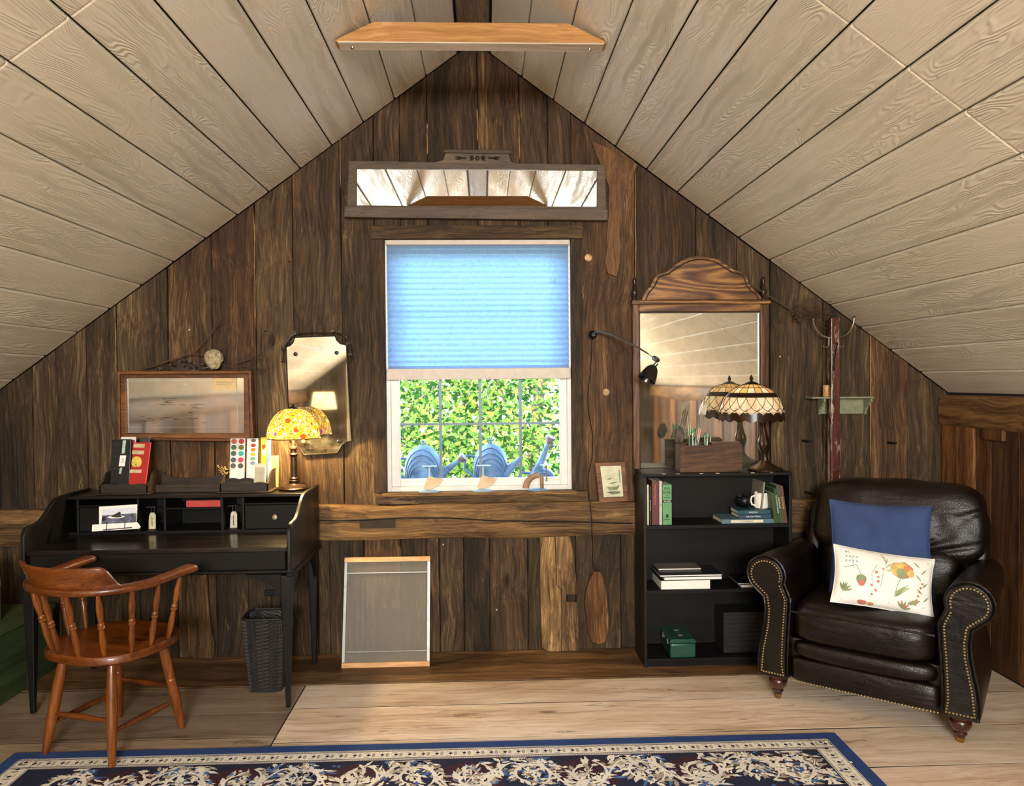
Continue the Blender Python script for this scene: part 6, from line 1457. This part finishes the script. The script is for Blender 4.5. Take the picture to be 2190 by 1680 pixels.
part('front_hook', MB().tube([q1+Vector((0,-.035,.004)), q1+Vector((0,-.02,-.02)), q1.lerp(q2,.6), q2], [.004,.0035,.004,.006], 7), M_IRON, t)
# green shelf with a candle jar
t = thing('green_shelf', 'small green painted wall shelf with scrolled brackets, behind the coat rack', 'shelf', (P(1803,850,WY).x,WY-.06,P(1803,887,WY).z))
M_GS = plain('green_paint','#85866a',.6,var=.12,bump=.1)
ysh = WY-.105; zt = P(1803,848,ysh).z
a, b = P(1737,850,ysh).x, P(1871,850,ysh).x
part('shelf_board', MB().box(a,b,ysh,WY-.006,zt-.010,zt), M_GS, t, smooth=0, bevel=.004, seg=3)
ip0, ip1 = P(1750,870,WY-.03).x, P(1853,870,WY-.03).x; z0_ = zt-.098
part('back_board', MB().box(ip0+.01,ip1-.01,WY-.018,WY-.006,z0_+.004,zt-.010), M_GS, t, smooth=0)
for xb in (ip0, ip1-.012):
    part('scroll_bracket', MB().prism([(WY-.018,z0_),(WY-.03,z0_),(WY-.045,z0_+.03),(WY-.06,z0_+.045),(WY-.075,z0_+.05),(WY-.085,z0_+.065),(WY-.098,z0_+.072),(WY-.098,zt-.010),(WY-.018,zt-.010)], xb, xb+.012,'x'), M_GS, t, smooth=0, bevel=.002)
c = P(1768,846,ysh+.04); t = thing('candle_jar', 'small amber glass candle holder at the left end of the green shelf', 'candle holder', (c.x,ysh+.04,zt))
part('glass_cup', MB().lathe([(.018,.001),(.020,.005),(.020,.062),(.018,.062),(.017,.01),(.001,.008)],(c.x,ysh+.04,zt),18,caps=False), plain('amber_ribbed','#c79a62',.3,var=.25,nscale=80), t)
part('candle', MB().lathe([(.016,.01),(.016,.05),(.001,.051)],(c.x,ysh+.04,zt),14), M_CREAM, t)
for (px,py) in ((1722,942),(1727,1052),(1904,946)):
    c = P(px,py,WY); single('iron_peg', {1722:'forged iron spike sticking out of a plank left of the coat rack',1727:'lower forged iron spike between the bookcase and the armchair',1904:'forged iron spike in the plank right of the coat rack'}[px], 'spike', MB().tube([(c.x-.015,WY-.002,c.z),(c.x+.0,WY-.04,c.z),(c.x+.012,WY-.05,c.z+.002)], [.007,.006,.003], 8), M_IRON)
# wall socket and plug under the desk
c = P(583,1266,WY-.014)
t = thing('wall_socket', 'black wall socket with a plugged cord behind the waste basket', 'socket', (c.x,WY-.014,c.z-.02))
part('socket_box', MB().box(c.x-.040,c.x+.040,WY-.030,WY-.010,c.z-.016,c.z+.014), plain('black_plastic','#0d0c0b',.4), t, smooth=0, bevel=.003)
part('plug', MB().box(c.x-.008,c.x+.008,WY-.045,WY-.030,c.z-.008,c.z+.008), MATS['black_plastic'], t, smooth=0, bevel=.002)
part('plug_cord', MB().tube([(c.x,WY-.042,c.z-.008),(c.x-.004,WY-.04,c.z-.06),(c.x-.012,WY-.03,c.z-.14)], .0025, 6), M_CORD, t)
# ---------------------------------------------------------------- green chest and milk can at the left edge
M_CHEST = wood('chest_green', ['#1c2414','#2c381f','#3b4a2a','#4a5634'], 'y', 1.2, 16, rough=.55, bump=.25, wear=('#5e5138',.68,.6))
t = thing('green_chest', 'old green painted wooden chest at the left edge, its end beside the desk leg', 'chest', (-2.40,3.3,0))
part('chest_body', MB().box(-2.60,-2.205,2.75,3.93,.004,.318), M_CHEST, t, smooth=0, bevel=.004)
ld = part('lid', MB().box(-2.605,-2.195,2.74,3.935,.320,.342), M_CHEST, t, smooth=0, bevel=.004, tint=(1.5,1.35,1.2))
for y in (3.0,3.7): part('end_batten', MB().box(-2.206,-2.198,y,y+.05,.01,.316), M_CHEST, t, smooth=0, bevel=.002)
mx_, my_ = -2.372, 3.63; t = thing('milk_can', 'pale green enamel milk can with a wire bail, on the green chest', 'can', (mx_,my_,.3425))
part('can_body', MB().lathe([(.076,.001),(.080,.006),(.080,.20),(.078,.205),(.060,.235),(.058,.262)],(mx_,my_,.3425),28), plain('mint_enamel','#7f9a80',.3,var=.12,coat=.4), t)
part('can_lid', MB().lathe([(.064,.262),(.064,.274),(.050,.284),(.012,.288),(.012,.30),(.001,.302)],(mx_,my_,.3425),24), M_IRON, t)
part('wire_bail', MB().tube([(mx_+.080,my_,.55),(mx_+.096,my_-.01,.555),(mx_+.100,my_-.01,.53),(mx_+.092,my_-.01,.48),(mx_+.088,my_-.01,.43)], .0022, 6), M_CHROME, t)
# ---------------------------------------------------------------- oriental rug: flat woven bands and scrollwork
RL = PZ(30,1609,.012); RR = PZ(1785,1565,.012)
ang = math.atan2(RR.y-RL.y, RR.x-RL.x); RWd = (RR-RL).length; RD_ = 2.4
rug = thing('oriental_rug', 'navy and cream oriental rug with a scrolled floral border, on the plank floor', 'rug', (RL.x,RL.y,0), ang, local=True)
# local x along the back edge, y negative towards the camera
navy, cream, wine, lblue, tan = [fabric('wool_'+n_, c_, 900, .12) for n_, c_ in (('navy','#0b1533'),('cream','#e6dfcf'),('wine','#33091c'),('blue','#456a9e'),('tan','#a89c88'))]
bluee = fabric('wool_edge','#1a3a72',900,.1)
part('edge_binding', MB().box(0,RWd,-RD_,0,.005,.012), bluee, rug, smooth=0, bevel=.003)
def rect(ins, name, mat, z, w=None):
    mb = MB(); a = ins
    if w is None: mb.box(a,RWd-a,-RD_+a,-a,.006,z)
    else:
        b = a+w; mb.box(a,RWd-a,-b,-a,.006,z).box(a,RWd-a,-RD_+a,-RD_+b,.006,z).box(a,b,-RD_+b,-b,.006,z).box(RWd-b,RWd-a,-RD_+b,-b,.006,z)
    return part(name, mb, mat, rug, smooth=0)
def sub(parent, name, mb, mat): return part(name, mb, mat, parent, smooth=0, kind='stuff', recalc=False)
g1 = rect(.055, 'outer_guard_band', cream, .0128, .080)
mbn = rect(.135, 'main_border', navy, .0128, .265)
g2 = rect(.400, 'inner_guard_band', cream, .0128, .075)
fld = rect(.475, 'field', wine, .0128)
YMIN = -.95                                            # pattern is drawn where the photograph shows the rug, plus a margin
CL = [None]
def clampv(p):
    c = CL[0]
    return p if not c else (min(max(p[0],c[0]),c[1]), min(max(p[1],c[2]),c[3]), p[2])
def ribbon(mb, pts, w, z):
    vs = []; n = len(pts)
    for i,(x,y) in enumerate(pts):
        a = Vector(pts[min(i+1,n-1)])-Vector(pts[max(i-1,0)]); a = a.normalized() if a.length else Vector((1,0)); k = w*(.35+.65*math.sin(PI*(i+.5)/n)) if w > 0 else -w
        vs += [clampv((x-a.y*k,y+a.x*k,z)),clampv((x+a.y*k,y-a.x*k,z))]
    mb.add(vs, [(2*i,2*i+1,2*i+3,2*i+2) for i in range(n-1)])
def rleaf(mb, x, y, a, L, w, z, lob=3):
    c, s_ = math.cos(a), math.sin(a); pts = []
    for i in range(lob*2+1):
        u = i/(lob*2); v = math.sin(PI*min(1,u*1.05))*(1.0 if i%2 else .62); pts.append((u*L, v*w))
    o = pts+[(u,-v) for u,v in pts[-2:0:-1]]; bend = .35*L
    o = [(u, v+bend*(u/L)**2*(.6 if lob%2 else -.6)) for u,v in o]
    mb.add([clampv((x+u*c-v*s_, y+u*s_+v*c, z)) for u,v in o], [tuple(range(len(o)))])
def disc(mb, x, y, r, z, n=8, rot=0, sq=1): mb.add([(x+math.cos(2*PI*i/n+rot)*r, y+math.sin(2*PI*i/n+rot)*r*sq, z) for i in range(n)], [tuple(range(n))])
ZP = .0130
def guard(par, ins, w):
    dark, tn_ = MB(), MB(); L = RWd-2*ins
    def run(T, length):
        n = int(length/.052)
        for s_ in (.06,.94):
            for i in range(int(length/.009)):
                x = i*.009; T(dark, [(x,s_*w-.0022),(x+.0062,s_*w-.0022),(x+.0062,s_*w+.0022),(x,s_*w+.0022)])
        for s_ in (.16,.84): T(dark, [(0,s_*w-.0022),(length,s_*w-.0022),(length,s_*w+.0022),(0,s_*w+.0022)])
        for i in range(n):
            x = (i+.5)*length/n
            for k in range(1): T(dark, [(x-.009,.5*w),(x,.5*w+.010),(x+.009,.5*w),(x,.5*w-.010)], ZP+.0002)
            T(tn_, [(x+.013,.36*w),(x+.022,.30*w),(x+.026,.5*w),(x+.022,.70*w),(x+.013,.64*w)]); T(tn_, [(x-.016,.26*w),(x+.004,.28*w),(x+.002,.34*w),(x-.018,.32*w)]); T(tn_, [(x-.016,.74*w),(x+.004,.72*w),(x+.002,.66*w),(x-.018,.68*w)])
    def Tx(mb, poly, z=ZP): mb.add([(ins+a, -ins-b, z) for a,b in poly], [tuple(range(len(poly)))])
    def Tl(mb, poly, z=ZP+.0001):
        if min(-ins-a for a,b in poly) > YMIN: mb.add([(ins+b, -ins-a, z) for a,b in poly], [tuple(range(len(poly)))])
    def Tr(mb, poly, z=ZP+.0001):
        if min(-ins-a for a,b in poly) > YMIN: mb.add([(RWd-ins-b, -ins-a, z) for a,b in poly], [tuple(range(len(poly)))])
    run(Tx, L); run(Tl, -YMIN-ins); run(Tr, -YMIN-ins)
    sub(par, 'dark_motifs', dark, navy); sub(par, 'tan_motifs', tn_, tan)
guard(g1, .055, .080); guard(g2, .400, .075)
# main border scrollwork
cr_, tn_, bl_, wn_ = MB(), MB(), MB(), MB(); rr = random.Random(11)
def motif(T, x, w, kind, mir):
    """one scroll unit, T maps (along, across) to rug coordinates"""
    m = 1 if mir else -1; cy_ = w/2
    def P2(a, b): return T(x+a, cy_+m*b)
    def LF(mb, a, b, ang_, L, wd, z, lob=3):
        x0_, y0_ = P2(a,b); x1_, y1_ = P2(a+math.cos(ang_)*.01, b+math.sin(ang_)*.01); rleaf(mb, x0_, y0_, math.atan2(y1_-y0_, x1_-x0_), L, wd, z, lob)
    # wine ground patch
    pts = [P2(.13*math.cos(2*PI*i/18)*(1+.15*math.sin(4*i)), .105*math.sin(2*PI*i/18)*(1+.1*math.cos(3*i))) for i in range(18)]
    if kind: wn_.add([(a,b,ZP) for a,b in pts], [tuple(range(18))])
    # main C scroll with a curl
    sc = [P2(.075*math.cos(t_)*(1-.10*t_), .082*math.sin(t_)*(1-.10*t_)) for t_ in [(-1.2+.36*i) for i in range(17)]]
    ribbon(cr_, sc, .0065, ZP+.0012)
    for i in range(17):
        t_ = -1.2+.36*i; r_ = 1-.10*t_; a_ = t_+1.0+rr.uniform(-.4,.5)
        LF((cr_,tn_,cr_)[i%3], .075*math.cos(t_)*r_, .082*math.sin(t_)*r_, a_, .030+.022*rr.random(), .011, ZP+.0006+.0002*(i%3), 4)
    for k in range(6):
        a_ = 2*PI*k/6+.3; LF(cr_, .010*math.cos(a_), .010*math.sin(a_), a_, .022, .006, ZP+.0015, 2)
    p_ = P2(0,0); disc(tn_, p_[0], p_[1], .006, ZP+.0017)
    # dense acanthus filling, flowing along an S vine
    for k in range(95):
        u = rr.random(); bx_ = -.02+.26*u; vy = .085*math.sin(u*2*PI*1.0+.6)
        by_ = max(-.112, min(.112, vy+rr.choice((-1,1))*rr.uniform(.0,.075))); fl_ = math.atan2(.085*2*PI*math.cos(u*2*PI+.6), .26)
        LF((cr_,tn_,cr_,bl_,cr_)[k%5], bx_, by_, fl_+rr.choice((-1,1))*rr.uniform(.2,1.1), rr.uniform(.03,.062), rr.uniform(.0065,.0115), ZP+.0002+.0001*(k%6), rr.choice((3,4)))
    st = [P2(-.02+.26*i/20, .085*math.sin(i/20*2*PI+.6)) for i in range(21)]; ribbon(cr_, st, .0042, ZP+.0011)
    for k in range(8):
        q = P2(rr.uniform(-.02,.25), rr.uniform(-.10,.10)); disc(bl_ if k%2 else cr_, q[0], q[1], .0045+.004*rr.random(), ZP+.0013)
w_ = .265; ins = .135
def Tx(a, b): return (ins+a, -ins-b)
def Tl(a, b): return (ins+b, -ins-a)
def Tr(a, b): return (RWd-ins-b, -ins-a)
n_ = 13; stp = (RWd-2*ins-w_)/n_
CL[0] = (ins+.006, RWd-ins-.006, -ins-w_+.008, -ins-.008)
for i in range(n_): motif(Tx, w_*.5+stp*(i+.0)+.06, w_, i%2, i%2)
motif(Tx, RWd-2*ins-.15, w_, 1, 0)
for T in (Tl, Tr):
    CL[0] = (ins+.008, ins+w_-.008, -9, -ins-.008) if T is Tl else (RWd-ins-w_+.008, RWd-ins-.008, -9, -ins-.008)
    for i in range(2): motif(T, w_+.15+stp*i, w_, (i+1)%2, i%2)
# thin wine inner line and outline of the border
for (a,b) in ((.006,.004),(w_-.010,.004)):
    wn_.add([(ins+a*0,-ins-a,ZP),(RWd-ins,-ins-a,ZP),(RWd-ins,-ins-a-b,ZP),(ins,-ins-a-b,ZP)],[(0,1,2,3)])
sub(mbn,'cream_scrolls',cr_,cream); sub(mbn,'tan_scrolls',tn_,tan); sub(mbn,'blue_flowers',bl_,lblue); sub(mbn,'wine_grounds',wn_,wine)
CL[0] = None
# field sprigs
f1, f2 = MB(), MB()
for i in range(170):
    x = .50+rr.random()*(RWd-1.0); y = -.50-rr.random()*.42; rleaf((f1,f2)[i%2], x, y, rr.uniform(0,6.28), rr.uniform(.03,.06), .009, ZP+.0001*(i%5), 3)
sub(fld,'cream_sprigs',f1,cream); sub(fld,'blue_sprigs',f2,lblue)
